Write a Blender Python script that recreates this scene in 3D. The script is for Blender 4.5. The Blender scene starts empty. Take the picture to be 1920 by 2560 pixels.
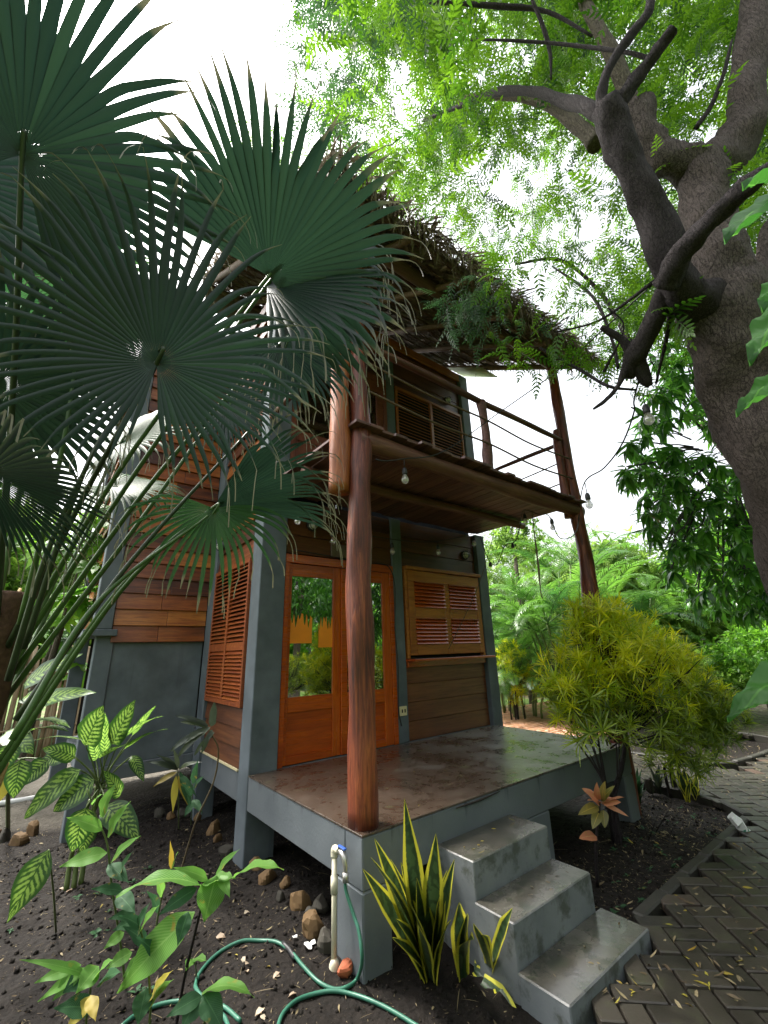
import bpy, math, random
import numpy as np
from mathutils import Vector, Matrix, Euler
random.seed(7); rng = np.random.default_rng(7)
scene = bpy.context.scene
COL = scene.collection
rad = math.radians

# ------------------------------------------------------------------ camera
RW = np.array([[0.78745892, -0.61562226, -0.03029327],
               [0.16961844, 0.26368988, -0.9495774],
               [0.59256901, 0.74261489, 0.31206584]])
FPX = 1056.22
CAM = np.array([-1.8086, -2.5922, 1.10])
cd = bpy.data.cameras.new("camera"); cam = bpy.data.objects.new("camera", cd); COL.objects.link(cam)
cd.sensor_fit = 'HORIZONTAL'; cd.sensor_width = 36; cd.lens = 36 * FPX / 1920
cd.clip_start = 0.05; cd.clip_end = 2000
r_, u_, b_ = RW[0], -RW[1], -RW[2]
cam.matrix_world = Matrix(((r_[0], u_[0], b_[0], CAM[0]), (r_[1], u_[1], b_[1], CAM[1]), (r_[2], u_[2], b_[2], CAM[2]), (0, 0, 0, 1)))
scene.camera = cam

# ------------------------------------------------------------------ sky, sun, exposure
SUN_EL, SUN_AZ = 58, -25          # azimuth from +Y towards +X, the sun stands behind the house to the left
w = bpy.data.worlds.new("World"); scene.world = w; w.use_nodes = True
nt = w.node_tree; nt.nodes.clear()
sky = nt.nodes.new('ShaderNodeTexSky'); sky.sky_type = 'NISHITA'; sky.sun_disc = False
sky.sun_elevation = rad(SUN_EL); sky.sun_rotation = rad(SUN_AZ); sky.dust_density = 6; sky.air_density = 1.2
hs = nt.nodes.new('ShaderNodeHueSaturation'); hs.inputs['Saturation'].default_value = 0.22
bg = nt.nodes.new('ShaderNodeBackground'); bg.inputs['Strength'].default_value = 0.15
wo = nt.nodes.new('ShaderNodeOutputWorld')
nt.links.new(sky.outputs[0], hs.inputs['Color']); nt.links.new(hs.outputs[0], bg.inputs[0]); nt.links.new(bg.outputs[0], wo.inputs[0])
sd = bpy.data.lights.new("sun", 'SUN'); sd.energy = 2.2; sd.angle = rad(12); sd.color = (1, .95, .86)
sun = bpy.data.objects.new("sun", sd); COL.objects.link(sun)
a = rad(SUN_AZ); e = rad(SUN_EL)
sdir = Vector((math.sin(a) * math.cos(e), math.cos(a) * math.cos(e), math.sin(e)))
sun.rotation_euler = sdir.to_track_quat('Z', 'Y').to_euler()
scene.view_settings.view_transform = 'Standard'; scene.view_settings.look = 'None'
scene.view_settings.gamma = 1; scene.view_settings.use_curve_mapping = False
scene.view_settings.exposure = 1.85
scene.render.engine = 'CYCLES'
scene.cycles.max_bounces = 7; scene.cycles.diffuse_bounces = 4; scene.cycles.glossy_bounces = 3
scene.cycles.transmission_bounces = 5; scene.cycles.transparent_max_bounces = 8
scene.cycles.caustics_reflective = False; scene.cycles.caustics_refractive = False
scene.cycles.use_denoising = True

# ------------------------------------------------------------------ measuring helpers (metres; a pixel of the photograph seen at a real distance)
def ray(x, y): return RW.T @ np.array([x - 960, y - 1280, FPX])
def D(x, y, d): return CAM + ray(x, y) * d / FPX
def onp(x, y, ax, val):
    v = ray(x, y); return CAM + v * (val - CAM[ax]) / v[ax]
def PX(x, y, v): return onp(x, y, 0, v)
def PY(x, y, v): return onp(x, y, 1, v)
def PZ(x, y, v): return onp(x, y, 2, v)
def nrm(v):
    v = np.asarray(v, float); n = np.linalg.norm(v); return v / n if n > 1e-9 else v

# ------------------------------------------------------------------ materials
def newmat(name):
    m = bpy.data.materials.new(name); m.use_nodes = True
    t = m.node_tree; t.nodes.clear()
    return m, t, t.nodes.new('ShaderNodeOutputMaterial')
def N(t, typ, **k):
    n = t.nodes.new(typ)
    for a_, v in k.items():
        if a_.startswith('i_'): n.inputs[a_[2:].replace('_', ' ')].default_value = v
        else: setattr(n, a_, v)
    return n
def mixc(t, f, c1, c2, mode='MIX'):
    n = t.nodes.new('ShaderNodeMix'); n.data_type = 'RGBA'; n.blend_type = mode
    for s, v in ((n.inputs[0], f), (n.inputs[6], c1), (n.inputs[7], c2)):
        if isinstance(v, bpy.types.NodeSocket): t.links.new(v, s)
        elif isinstance(v, (int, float)): s.default_value = v
        else: s.default_value = (*v, 1)
    return n.outputs[2]
def mth(t, op, a_, b=None, c=None):
    n = t.nodes.new('ShaderNodeMath'); n.operation = op
    for s, v in zip(n.inputs, (a_, b, c)):
        if v is None: continue
        if isinstance(v, bpy.types.NodeSocket): t.links.new(v, s)
        else: s.default_value = v
    return n.outputs[0]
def mapr(t, v, a0, a1, b0=0., b1=1.):
    n = t.nodes.new('ShaderNodeMapRange'); t.links.new(v, n.inputs[0])
    for i, x in enumerate((a0, a1, b0, b1)): n.inputs[i + 1].default_value = x
    return n.outputs[0]
def coords(t, kind='Object', scale=(1, 1, 1), rand=True):
    tc = N(t, 'ShaderNodeTexCoord'); mp = N(t, 'ShaderNodeMapping'); mp.inputs['Scale'].default_value = scale
    if rand:
        oi = N(t, 'ShaderNodeObjectInfo'); va = N(t, 'ShaderNodeVectorMath'); va.operation = 'ADD'
        sc = N(t, 'ShaderNodeVectorMath'); sc.operation = 'SCALE'; cb = N(t, 'ShaderNodeCombineXYZ')
        for i in range(3): t.links.new(oi.outputs['Random'], cb.inputs[i])
        t.links.new(cb.outputs[0], sc.inputs[0]); sc.inputs['Scale'].default_value = 31.7
        t.links.new(tc.outputs[kind], va.inputs[0]); t.links.new(sc.outputs[0], va.inputs[1])
        t.links.new(va.outputs[0], mp.inputs[0])
    else: t.links.new(tc.outputs[kind], mp.inputs[0])
    return mp.outputs[0]
def noise(t, vec, scale, detail=4, rough=.55, dist=0):
    n = N(t, 'ShaderNodeTexNoise'); n.inputs['Scale'].default_value = scale; n.inputs['Detail'].default_value = detail
    n.inputs['Roughness'].default_value = rough; n.inputs['Distortion'].default_value = dist
    t.links.new(vec, n.inputs['Vector']); return n.outputs[0]
def bump(t, h, s=.3, d=.01, nin=None):
    n = N(t, 'ShaderNodeBump'); n.inputs['Strength'].default_value = s; n.inputs['Distance'].default_value = d
    t.links.new(h, n.inputs['Height'])
    if nin: t.links.new(nin, n.inputs['Normal'])
    return n.outputs[0]
def setin(t, s, v):
    if isinstance(v, bpy.types.NodeSocket): t.links.new(v, s)
    elif isinstance(v, (int, float)): s.default_value = v
    else: s.default_value = (*v, 1)
def princ(t, out, col, rough=.5, nor=None, spec=.5, metal=0., coat=0.):
    p = N(t, 'ShaderNodeBsdfPrincipled')
    setin(t, p.inputs['Base Color'], col); setin(t, p.inputs['Roughness'], rough)
    p.inputs['Specular IOR Level'].default_value = spec; p.inputs['Metallic'].default_value = metal
    p.inputs['Coat Weight'].default_value = coat; p.inputs['Coat Roughness'].default_value = .15
    if nor: t.links.new(nor, p.inputs['Normal'])
    t.links.new(p.outputs[0], out.inputs[0]); return p

def plain(name, col, rough=.5, spec=.5, metal=0., var=.25, nsc=8, bmp=.1):
    m, t, o = newmat(name); v = coords(t)
    n = noise(t, v, nsc, 5)
    c = mixc(t, n, tuple(x * (1 - var) for x in col), tuple(min(1, x * (1 + var)) for x in col))
    princ(t, o, c, rough, bump(t, n, bmp, .01), spec, metal); return m

def wood(name, c0, c1, c2, along='X', rough=(.25, .5), grain=1., tone=1., coat=0., knots=False, bstr=.25, amp=1.):
    """c0..c2: dark, middle, light wood; the per-object tone picks between them."""
    m, t, o = newmat(name)
    s = {'X': (.9, 14, 14), 'Z': (14, 14, .9), 'Y': (14, .9, 14)}[along]
    v = coords(t, scale=tuple(x * grain for x in s))
    n1 = noise(t, v, 1.6, 6, .6, 1.2); n2 = noise(t, v, 7, 3, .7)
    big = noise(t, coords(t, scale=(1, 1, 1)), 1.7, 3)
    oi = N(t, 'ShaderNodeObjectInfo')
    ton = mapr(t, oi.outputs['Random'], 0, 1, .5 - .5 * tone, .5 + .5 * tone)
    rp = N(t, 'ShaderNodeValToRGB'); cr = rp.color_ramp
    cr.elements[0].position = .0; cr.elements[0].color = (*c0, 1); cr.elements[1].position = 1; cr.elements[1].color = (*c2, 1)
    el = cr.elements.new(.5); el.color = (*c1, 1)
    f = mth(t, 'ADD', mth(t, 'MULTIPLY', ton, .55), mth(t, 'ADD', mth(t, 'MULTIPLY', mth(t, 'SUBTRACT', n1, .5), 1.5 * amp), mth(t, 'MULTIPLY', mth(t, 'SUBTRACT', big, .25), .8 * amp)))
    t.links.new(f, rp.inputs[0])
    c = mixc(t, mapr(t, n2, .36, .5, .4, 0), rp.outputs[0], tuple(x * .6 for x in c0))
    rg = mapr(t, n1, .3, .7, rough[1], rough[0])
    h = mth(t, 'ADD', n1, mth(t, 'MULTIPLY', n2, .5))
    princ(t, o, c, rg, bump(t, h, bstr, .006), .45, 0, coat); return m

def leafmat(name, dark, light, trans=.45, rough=.4, pattern=None, pcol=None, tipcol=None, spec=.4, tcol=None):
    """reads the point attribute lf = (u along, v across, random)"""
    m, t, o = newmat(name)
    at = N(t, 'ShaderNodeAttribute', attribute_name='lf'); sp = N(t, 'ShaderNodeSeparateXYZ'); t.links.new(at.outputs['Vector'], sp.inputs[0])
    u, v, r = sp.outputs
    oi = N(t, 'ShaderNodeObjectInfo')
    rr = mth(t, 'FRACT', mth(t, 'ADD', r, oi.outputs['Random']))
    col = mixc(t, rr, dark, light)
    av = mth(t, 'ABSOLUTE', v)
    if pattern == 'edge':       # yellow margins
        tc = N(t, 'ShaderNodeTexCoord'); nz = noise(t, tc.outputs['Object'], 60, 2)
        band = N(t, 'ShaderNodeTexWave'); band.inputs['Scale'].default_value = 14; band.inputs['Distortion'].default_value = 8; band.bands_direction = 'Z'
        t.links.new(tc.outputs['Object'], band.inputs[0])
        col = mixc(t, mapr(t, band.outputs[1], .3, .7, 0, .6), col, tuple(x * .35 for x in dark))
        col = mixc(t, mapr(t, mth(t, 'ADD', av, mth(t, 'MULTIPLY', nz, .12)), .64, .74), col, pcol)
    elif pattern == 'veins':    # pale blotches between side veins, dark rim
        s = mth(t, 'SUBTRACT', u, mth(t, 'MULTIPLY', av, .22))
        st = mth(t, 'SINE', mth(t, 'MULTIPLY', s, 62.))
        tc = N(t, 'ShaderNodeTexCoord'); nz = noise(t, tc.outputs['Object'], 30, 4, .7)
        k = mth(t, 'ADD', st, mth(t, 'MULTIPLY', mth(t, 'SUBTRACT', nz, .5), 7.))
        k = mapr(t, k, -.5, .7); rim = mapr(t, mth(t, 'ADD', av, mth(t, 'MULTIPLY', nz, .3)), .98, .75)
        mid = mapr(t, av, .02, .06)
        col = mixc(t, mth(t, 'MULTIPLY', mth(t, 'MULTIPLY', k, rim), mid), col, pcol)
    elif pattern == 'ribs':     # fine side veins + pale midrib
        s = mth(t, 'SUBTRACT', u, mth(t, 'MULTIPLY', av, .3))
        st = mth(t, 'SINE', mth(t, 'MULTIPLY', s, 130.))
        col = mixc(t, mapr(t, st, -.6, 1, .0, .6), col, pcol)
        col = mixc(t, mapr(t, av, .07, .03), col, pcol)
        tc = N(t, 'ShaderNodeTexCoord'); nz = noise(t, tc.outputs['Object'], 14, 3)
        col = mixc(t, mapr(t, nz, .62, .7, 0, .8), col, (.28, .2, .03))
    elif pattern == 'mid':
        col = mixc(t, mapr(t, av, .1, .04, 0, .5), col, pcol)
    if tipcol:
        tc = N(t, 'ShaderNodeTexCoord'); nz = noise(t, tc.outputs['Object'], 6, 2)
        col = mixc(t, mapr(t, mth(t, 'ADD', u, mth(t, 'MULTIPLY', mth(t, 'SUBTRACT', nz, .5), .35)), .86, .95), col, tipcol)
    hsn = N(t, 'ShaderNodeHueSaturation'); hsn.inputs['Saturation'].default_value = 1.0; hsn.inputs['Value'].default_value = 1.9; hsn.inputs['Hue'].default_value = .495
    t.links.new(col, hsn.inputs['Color'])
    tr = N(t, 'ShaderNodeBsdfTranslucent'); t.links.new(hsn.outputs[0] if tcol is None else mixc(t, .5, hsn.outputs[0], tcol), tr.inputs[0])
    p = N(t, 'ShaderNodeBsdfPrincipled'); t.links.new(col, p.inputs['Base Color']); p.inputs['Roughness'].default_value = rough
    p.inputs['Specular IOR Level'].default_value = spec
    mx = N(t, 'ShaderNodeMixShader'); mx.inputs[0].default_value = trans
    t.links.new(p.outputs[0], mx.inputs[1]); t.links.new(tr.outputs[0], mx.inputs[2]); t.links.new(mx.outputs[0], o.inputs[0])
    return m

M = {}
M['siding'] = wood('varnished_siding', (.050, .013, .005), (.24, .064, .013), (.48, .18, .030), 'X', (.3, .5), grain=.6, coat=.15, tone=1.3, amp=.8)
M['darksiding'] = wood('dark_brown_siding', (.035, .012, .006), (.115, .038, .014), (.22, .085, .030), 'X', (.35, .55), grain=.6, coat=.1, tone=1., amp=.7)  # darker brown boards below the windows and above door and shutters
M['door'] = wood('door_wood', (.24, .030, .004), (.44, .075, .007), (.58, .135, .013), 'X', (.2, .4), tone=.4, coat=.3, grain=.6, amp=.8)
M['shutter'] = wood('shutter_wood', (.18, .045, .008), (.36, .115, .016), (.46, .18, .032), 'X', (.3, .5), tone=.5, coat=.2, grain=.6, amp=.8)
M['redshutter'] = wood('red_shutter_wood', (.17, .035, .010), (.29, .070, .016), (.38, .12, .03), 'X', (.3, .5), tone=.6, coat=.15)
M['post'] = wood('red_post_wood', (.030, .007, .005), (.13, .026, .011), (.32, .085, .030), 'Z', (.38, .6), grain=1.3, tone=.3, coat=.06, bstr=1., amp=1.3)
M['orangepost'] = wood('orange_post_wood', (.16, .035, .010), (.34, .10, .022), (.50, .19, .05), 'Z', (.35, .55), grain=1.2, tone=.3, coat=.1, bstr=.9)
M['log'] = wood('dark_log', (.045, .018, .014), (.12, .045, .03), (.21, .09, .055), 'X', (.4, .6), tone=.6, bstr=.6)
M['board'] = wood('balcony_board', (.055, .024, .022), (.13, .058, .048), (.21, .10, .075), 'X', (.4, .6), tone=1.)
M['rafter'] = wood('rafter_wood', (.06, .035, .022), (.13, .075, .045), (.20, .12, .07), 'X', (.6, .8), tone=.6, bstr=.5)
M['bamboo'] = wood('old_bamboo', (.13, .08, .04), (.33, .24, .14), (.50, .40, .26), 'Z', (.5, .7), tone=1.)

def mat_paint():
    m, t, o = newmat('grey_paint'); v = coords(t, rand=False)
    n = noise(t, v, 3, 5); fine = noise(t, v, 55, 3)
    dr = noise(t, coords(t, scale=(7, 7, .35), rand=False), 2.2, 4, .6)
    c = mixc(t, mapr(t, n, .3, .7), (.075, .092, .105), (.14, .165, .185)); c = mixc(t, mapr(t, noise(t, v, 1.1, 6, .7), .5, .68, 0, .45), c, (.07, .078, .08))
    c = mixc(t, mapr(t, dr, .58, .74, 0, .4), c, (.06, .07, .078))
    h = mth(t, 'ADD', mth(t, 'MULTIPLY', n, .6), mth(t, 'MULTIPLY', fine, .3))
    princ(t, o, c, mapr(t, n, .3, .7, .55, .8), bump(t, h, .3, .01), .3); return m
M['paint'] = mat_paint()
def mat_beam():   # painted concrete edge: dark runs that start at the top edge
    m, t, o = newmat('stained_painted_concrete'); v = coords(t, rand=False)
    tc = N(t, 'ShaderNodeTexCoord'); sp = N(t, 'ShaderNodeSeparateXYZ'); t.links.new(tc.outputs['Object'], sp.inputs[0])
    n = noise(t, v, 4, 6); fine = noise(t, v, 40, 4)
    dr = noise(t, coords(t, scale=(4.5, 4.5, .10), rand=False), 1.3, 5, .75)
    dr2 = noise(t, coords(t, scale=(26, 26, 1.5), rand=False), 1.1, 5, .75)
    top = mapr(t, sp.outputs[2], -.28, -.01, -.14, .06)
    k = mapr(t, mth(t, 'ADD', dr, top), .585, .67, 0, .8)
    k2 = mapr(t, mth(t, 'ADD', mth(t, 'MULTIPLY', dr2, dr), mth(t, 'MULTIPLY', top, .5)), .40, .5, 0, .5)
    c = mixc(t, n, (.075, .088, .10), (.15, .168, .18))
    c = mixc(t, k, c, (.035, .042, .046)); c = mixc(t, k2, c, (.02, .022, .022))
    princ(t, o, c, mapr(t, n, .3, .7, .45, .75), bump(t, mth(t, 'ADD', n, mth(t, 'MULTIPLY', fine, .4)), .35, .012), .35); return m
M['beam'] = mat_beam()
def mat_floor():
    m, t, o = newmat('wet_brown_concrete'); v = coords(t, rand=False)
    n = noise(t, v, 1.6, 6, .6); f = noise(t, v, 9, 5, .6); g = noise(t, v, 5, 4)
    c = mixc(t, mapr(t, n, .3, .7), (.026, .016, .011), (.085, .060, .043))
    c = mixc(t, mapr(t, f, .45, .75, 0, .4), c, (.11, .08, .055))
    c = mixc(t, mapr(t, g, .62, .7, 0, .5), c, (.13, .14, .07))
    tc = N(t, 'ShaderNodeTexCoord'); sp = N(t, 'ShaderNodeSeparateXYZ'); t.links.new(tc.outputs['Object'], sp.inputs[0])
    c = mixc(t, mapr(t, mth(t, 'ADD', mth(t, 'MULTIPLY', sp.outputs[0], .16), n), .78, 1.05, 0, .85), c, mixc(t, f, (.10, .10, .095), (.24, .235, .22)))  # grey concrete patches, more to the right: sky reflection put into the colour
    rg = mapr(t, mth(t, 'ADD', mth(t, 'MULTIPLY', n, .5), mth(t, 'MULTIPLY', f, .5)), .40, .60, .20, .45)
    princ(t, o, c, rg, bump(t, mth(t, 'ADD', f, noise(t, v, 60, 3)), .2, .003), .7, 0, .12); return m
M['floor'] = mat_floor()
def mat_step():
    m, t, o = newmat('wet_step_concrete'); v = coords(t, rand=False)
    n = noise(t, v, 3.2, 6, .6); f = noise(t, v, 30, 5, .7); moss = noise(t, v, 6, 5, .7)
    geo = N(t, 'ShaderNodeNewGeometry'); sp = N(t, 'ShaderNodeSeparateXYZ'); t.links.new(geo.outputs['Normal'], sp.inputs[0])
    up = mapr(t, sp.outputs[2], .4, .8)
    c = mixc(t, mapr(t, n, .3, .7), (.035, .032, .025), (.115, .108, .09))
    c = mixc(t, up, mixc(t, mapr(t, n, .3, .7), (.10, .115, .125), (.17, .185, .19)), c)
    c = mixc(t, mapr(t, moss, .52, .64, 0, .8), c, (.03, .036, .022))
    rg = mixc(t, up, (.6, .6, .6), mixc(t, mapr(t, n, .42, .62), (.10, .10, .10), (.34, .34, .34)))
    princ(t, o, c, rg, bump(t, f, .35, .004), .9); return m
M['step'] = mat_step()
def mat_soil():
    m, t, o = newmat('dark_soil'); v = coords(t, rand=False)
    n = noise(t, v, 1.3, 6); f = noise(t, v, 24, 8, .8); vo = N(t, 'ShaderNodeTexVoronoi'); vo.inputs['Scale'].default_value = 26
    t.links.new(v, vo.inputs['Vector'])
    tc = N(t, 'ShaderNodeTexCoord'); sp = N(t, 'ShaderNodeSeparateXYZ'); t.links.new(tc.outputs['Object'], sp.inputs[0])
    c = mixc(t, mapr(t, f, .3, .75), (.003, .0022, .0016), (.021, .015, .011))
    pale = mapr(t, mth(t, 'ADD', sp.outputs[1], mth(t, 'MULTIPLY', n, 2.)), 5.0, 6.6)
    c = mixc(t, pale, c, mixc(t, f, (.08, .07, .055), (.20, .18, .145)))
    c = mixc(t, mapr(t, vo.outputs['Distance'], .12, .05, 0, .25), c, (.09, .07, .05))
    princ(t, o, c, .8, bump(t, mth(t, 'ADD', f, mth(t, 'MULTIPLY', vo.outputs['Distance'], .7)), .9, .02), .25); return m
M['soil'] = mat_soil()
def mat_ground():
    m, t, o = newmat('garden_grass'); v = coords(t, rand=False)
    n = noise(t, v, .8, 5); f = noise(t, v, 18, 5, .7)
    c = mixc(t, mapr(t, f, .3, .7), (.035, .07, .015), (.12, .19, .04)); c = mixc(t, mapr(t, n, .55, .68), c, (.20, .16, .10))
    princ(t, o, c, .85, bump(t, f, .8, .03), .2); return m
M['grass'] = mat_ground()
def mat_paver(name, a0, a1, red=False):
    m, t, o = newmat(name); v = coords(t)
    n = noise(t, v, 5, 6, .65); f = noise(t, v, 50, 4, .7); oi = N(t, 'ShaderNodeObjectInfo')
    at = N(t, 'ShaderNodeAttribute', attribute_name='lf'); sp = N(t, 'ShaderNodeSeparateXYZ'); t.links.new(at.outputs['Vector'], sp.inputs[0])
    rr = mth(t, 'FRACT', mth(t, 'ADD', sp.outputs[2], oi.outputs['Random']))
    c = mixc(t, mapr(t, n, .3, .7), a0, a1); c = mixc(t, mth(t, 'MULTIPLY', rr, .6), c, tuple(x * 1.7 for x in a1))
    c = mixc(t, mapr(t, rr, .97, .98, 0, .35), c, (.12, .05, .035))
    if not red: c = mixc(t, mapr(t, n, .56, .7, 0, .6), c, (.045, .055, .02))
    princ(t, o, c, mapr(t, n, .3, .7, .32, .62), bump(t, mth(t, 'ADD', n, mth(t, 'MULTIPLY', f, .4)), .45, .008), .4); return m
M['paver'] = mat_paver('grey_paver', (.013, .012, .010), (.040, .034, .026))
M['redpaver'] = mat_paver('red_paver', (.22, .10, .055), (.36, .19, .11), True)
def mat_bark(name, a0, a1, sc=1., k=1.):
    m, t, o = newmat(name)
    v = coords(t, scale=(1, 1, .20), rand=False); vo = N(t, 'ShaderNodeTexVoronoi'); vo.feature = 'DISTANCE_TO_EDGE'; vo.inputs['Scale'].default_value = 26 * sc
    nz = noise(t, coords(t, rand=False), 9 * sc, 5, .7)
    dv = N(t, 'ShaderNodeVectorMath'); dv.operation = 'SCALE'; dv.inputs['Scale'].default_value = .12
    cb = N(t, 'ShaderNodeCombineXYZ'); [t.links.new(nz, cb.inputs[i]) for i in range(3)]; t.links.new(cb.outputs[0], dv.inputs[0])
    ad = N(t, 'ShaderNodeVectorMath'); ad.operation = 'ADD'; t.links.new(v, ad.inputs[0]); t.links.new(dv.outputs[0], ad.inputs[1]); t.links.new(ad.outputs[0], vo.inputs['Vector'])
    f = noise(t, v, 60 * sc, 4, .7)
    ridge = noise(t, coords(t, scale=(1, 1, .12), rand=False), 22 * sc, 5, .7, 1.5)
    h = mth(t, 'ADD', mth(t, 'MULTIPLY', mapr(t, vo.outputs[0], 0, .10), .45), mth(t, 'ADD', mth(t, 'MULTIPLY', f, .4), mth(t, 'MULTIPLY', ridge, .9)))
    c = mixc(t, mapr(t, h, .45, 1.15), a0, a1); c = mixc(t, mapr(t, nz, .6, .75, 0, .5), c, tuple(x * 1.5 for x in a1))
    princ(t, o, c, .85, bump(t, h, .9 * k, .02), .2); return m
M['bark'] = mat_bark('neem_bark', (.018, .014, .014), (.115, .090, .082), 2.0)
M['darkbark'] = mat_bark('dark_bark', (.010, .008, .009), (.050, .040, .042), 2.2)  # darker than the main trunk bark, for limbs, twigs and stems
M['greybark'] = mat_bark('grey_bark', (.04, .033, .028), (.17, .14, .11), 2)
M['rock'] = plain('ochre_rock', (.13, .078, .034), .75, .3, var=.75, nsc=7, bmp=.6)
M['greyrock'] = plain('grey_rock', (.05, .045, .036), .8, .3, var=.6, nsc=7, bmp=.6)
M['pvc'] = plain('pvc', (.62, .58, .44), .45, .4, var=.12, nsc=6)
M['hose'] = plain('green_hose', (.03, .13, .085), .4, .5, var=.2, nsc=12)
M['cable'] = plain('black_cable', (.012, .012, .013), .5)
M['rope'] = plain('rope', (.13, .09, .06), .9, .2, var=.4, nsc=40, bmp=.6)
M['blue'] = plain('blue_plastic', (.03, .09, .35), .4)
M['metal'] = plain('tap_metal', (.5, .48, .45), .35, .5, .8)
M['slatblue'] = plain('weathered_blue_paint', (.42, .48, .58), .5, var=.2)
M['cream'] = plain('cream_plastic', (.62, .54, .32), .4, var=.05)
M['white'] = plain('white_paper', (.70, .70, .68), .6, var=.15)
M['terracotta'] = plain('terracotta', (.36, .09, .035), .7, var=.3, bmp=.3)
M['orange'] = plain('orange_sheet', (.85, .26, .01), .5, var=.2, nsc=6)
M['dark'] = plain('dark_interior', (.03, .025, .022), .9, .1)  # near black: shade of the rooms put into the colour; also crack and outlets
M['plaque'] = plain('carved_plaque', (.13, .09, .065), .7, var=.6, nsc=60, bmp=.9)
M['kerb'] = plain('kerb_concrete', (.030, .028, .022), .6, .4, var=.6, nsc=9, bmp=.5)
M['sheath'] = plain('palm_fibre', (.07, .038, .022), .85, .2, var=.8, nsc=30, bmp=.9)
M['deadleaf'] = leafmat('dead_leaf', (.20, .10, .035), (.42, .30, .15), .2, .8)
M['litter'] = leafmat('leaf_litter', (.07, .045, .025), (.27, .22, .12), .1, .7)
M['petal'] = leafmat('pale_petal', (.30, .20, .13), (.48, .42, .32), .2, .6)
M['yleaf'] = leafmat('yellow_leaf', (.26, .17, .02), (.36, .33, .05), .2, .6)
M['thatch'] = leafmat('thatch_leaf', (.085, .065, .048), (.30, .245, .18), .10, .85)
def mat_glass():
    m, t, o = newmat('reflecting_glass')
    gl = N(t, 'ShaderNodeBsdfGlossy'); gl.inputs['Roughness'].default_value = .012; gl.inputs['Color'].default_value = (.95, .97, .95, 1)
    tc = N(t, 'ShaderNodeTexCoord'); nz = noise(t, tc.outputs['Object'], 2.2, 2); t.links.new(bump(t, nz, .05, .02), gl.inputs['Normal'])
    tr = N(t, 'ShaderNodeBsdfTransparent'); tr.inputs[0].default_value = (.75, .8, .77, 1)
    fr = N(t, 'ShaderNodeFresnel'); fr.inputs[0].default_value = 2.6
    mx = N(t, 'ShaderNodeMixShader'); t.links.new(mth(t, 'ADD', mth(t, 'MULTIPLY', fr.outputs[0], 1.), .42), mx.inputs[0])
    t.links.new(tr.outputs[0], mx.inputs[1]); t.links.new(gl.outputs[0], mx.inputs[2]); t.links.new(mx.outputs[0], o.inputs[0]); return m
M['glass'] = mat_glass()
def mat_bulb():
    m, t, o = newmat('clear_bulb'); gl = N(t, 'ShaderNodeBsdfGlossy'); gl.inputs['Roughness'].default_value = .05
    tr = N(t, 'ShaderNodeBsdfTransparent'); tr.inputs[0].default_value = (.93, .93, .93, 1)
    df = N(t, 'ShaderNodeBsdfTranslucent'); df.inputs[0].default_value = (.9, .88, .82, 1)
    m1 = N(t, 'ShaderNodeMixShader'); m1.inputs[0].default_value = .45; t.links.new(tr.outputs[0], m1.inputs[1]); t.links.new(df.outputs[0], m1.inputs[2])
    m2 = N(t, 'ShaderNodeMixShader'); m2.inputs[0].default_value = .2; t.links.new(m1.outputs[0], m2.inputs[1]); t.links.new(gl.outputs[0], m2.inputs[2])
    t.links.new(m2.outputs[0], o.inputs[0]); return m
M['bulb'] = mat_bulb()
M['globe'] = plain('lamp_globe', (.6, .6, .58), .25, var=.05)
M['sheet'] = leafmat('translucent_roof_sheet', (.42, .46, .36), (.55, .6, .48), .5, .5)

# foliage
M['fan'] = leafmat('fan_palm_leaf', (.007, .020, .015), (.014, .036, .021), .15, .42, spec=.35, tipcol=(.12, .115, .07))
M['fanlight'] = leafmat('young_fan_palm_leaf', (.016, .055, .02), (.035, .10, .026), .35, .5, spec=.25, tipcol=(.16, .15, .09))
M['petiole'] = plain('green_petiole', (.045, .095, .020), .4, var=.3)
M['petioledark'] = plain('dark_petiole', (.02, .035, .012), .45, var=.3)
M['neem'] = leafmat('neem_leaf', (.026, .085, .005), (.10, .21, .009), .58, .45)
M['neemdark'] = leafmat('shaded_neem_leaf', (.018, .05, .018), (.04, .10, .025), .4, .45)  # darker copy of neem; silhouette shade put into the leaf colour
M['mango'] = leafmat('mango_leaf', (.022, .080, .016), (.075, .22, .020), .52, .22, spec=.6, pattern='mid', pcol=(.10, .18, .05))
M['areca'] = leafmat('areca_leaf', (.025, .090, .016), (.12, .27, .03), .42, .3, spec=.6)
M['arecastem'] = plain('areca_stem', (.12, .17, .05), .5, var=.4)
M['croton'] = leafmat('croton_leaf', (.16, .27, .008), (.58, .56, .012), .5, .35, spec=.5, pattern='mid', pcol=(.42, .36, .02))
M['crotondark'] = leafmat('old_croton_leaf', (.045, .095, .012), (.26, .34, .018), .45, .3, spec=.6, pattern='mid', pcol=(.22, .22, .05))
M['redcroton'] = leafmat('pink_croton_leaf', (.35, .09, .05), (.50, .20, .12), .3, .4, pattern='ribs', pcol=(.5, .3, .12))
M['oldcroton'] = leafmat('mottled_croton_leaf', (.05, .08, .02), (.16, .12, .04), .3, .4, pattern='ribs', pcol=(.35, .26, .05))
M['sans'] = leafmat('snake_plant_leaf', (.025, .055, .025), (.045, .085, .030), .1, .4, pattern='edge', pcol=(.56, .53, .05))
M['dief'] = leafmat('dumb_cane_leaf', (.015, .055, .010), (.03, .085, .012), .4, .35, pattern='veins', pcol=(.20, .33, .06), spec=.5)
M['ginger'] = leafmat('ginger_leaf', (.05, .15, .020), (.10, .25, .035), .4, .5, spec=.3, pattern='ribs', pcol=(.16, .30, .07))
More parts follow.
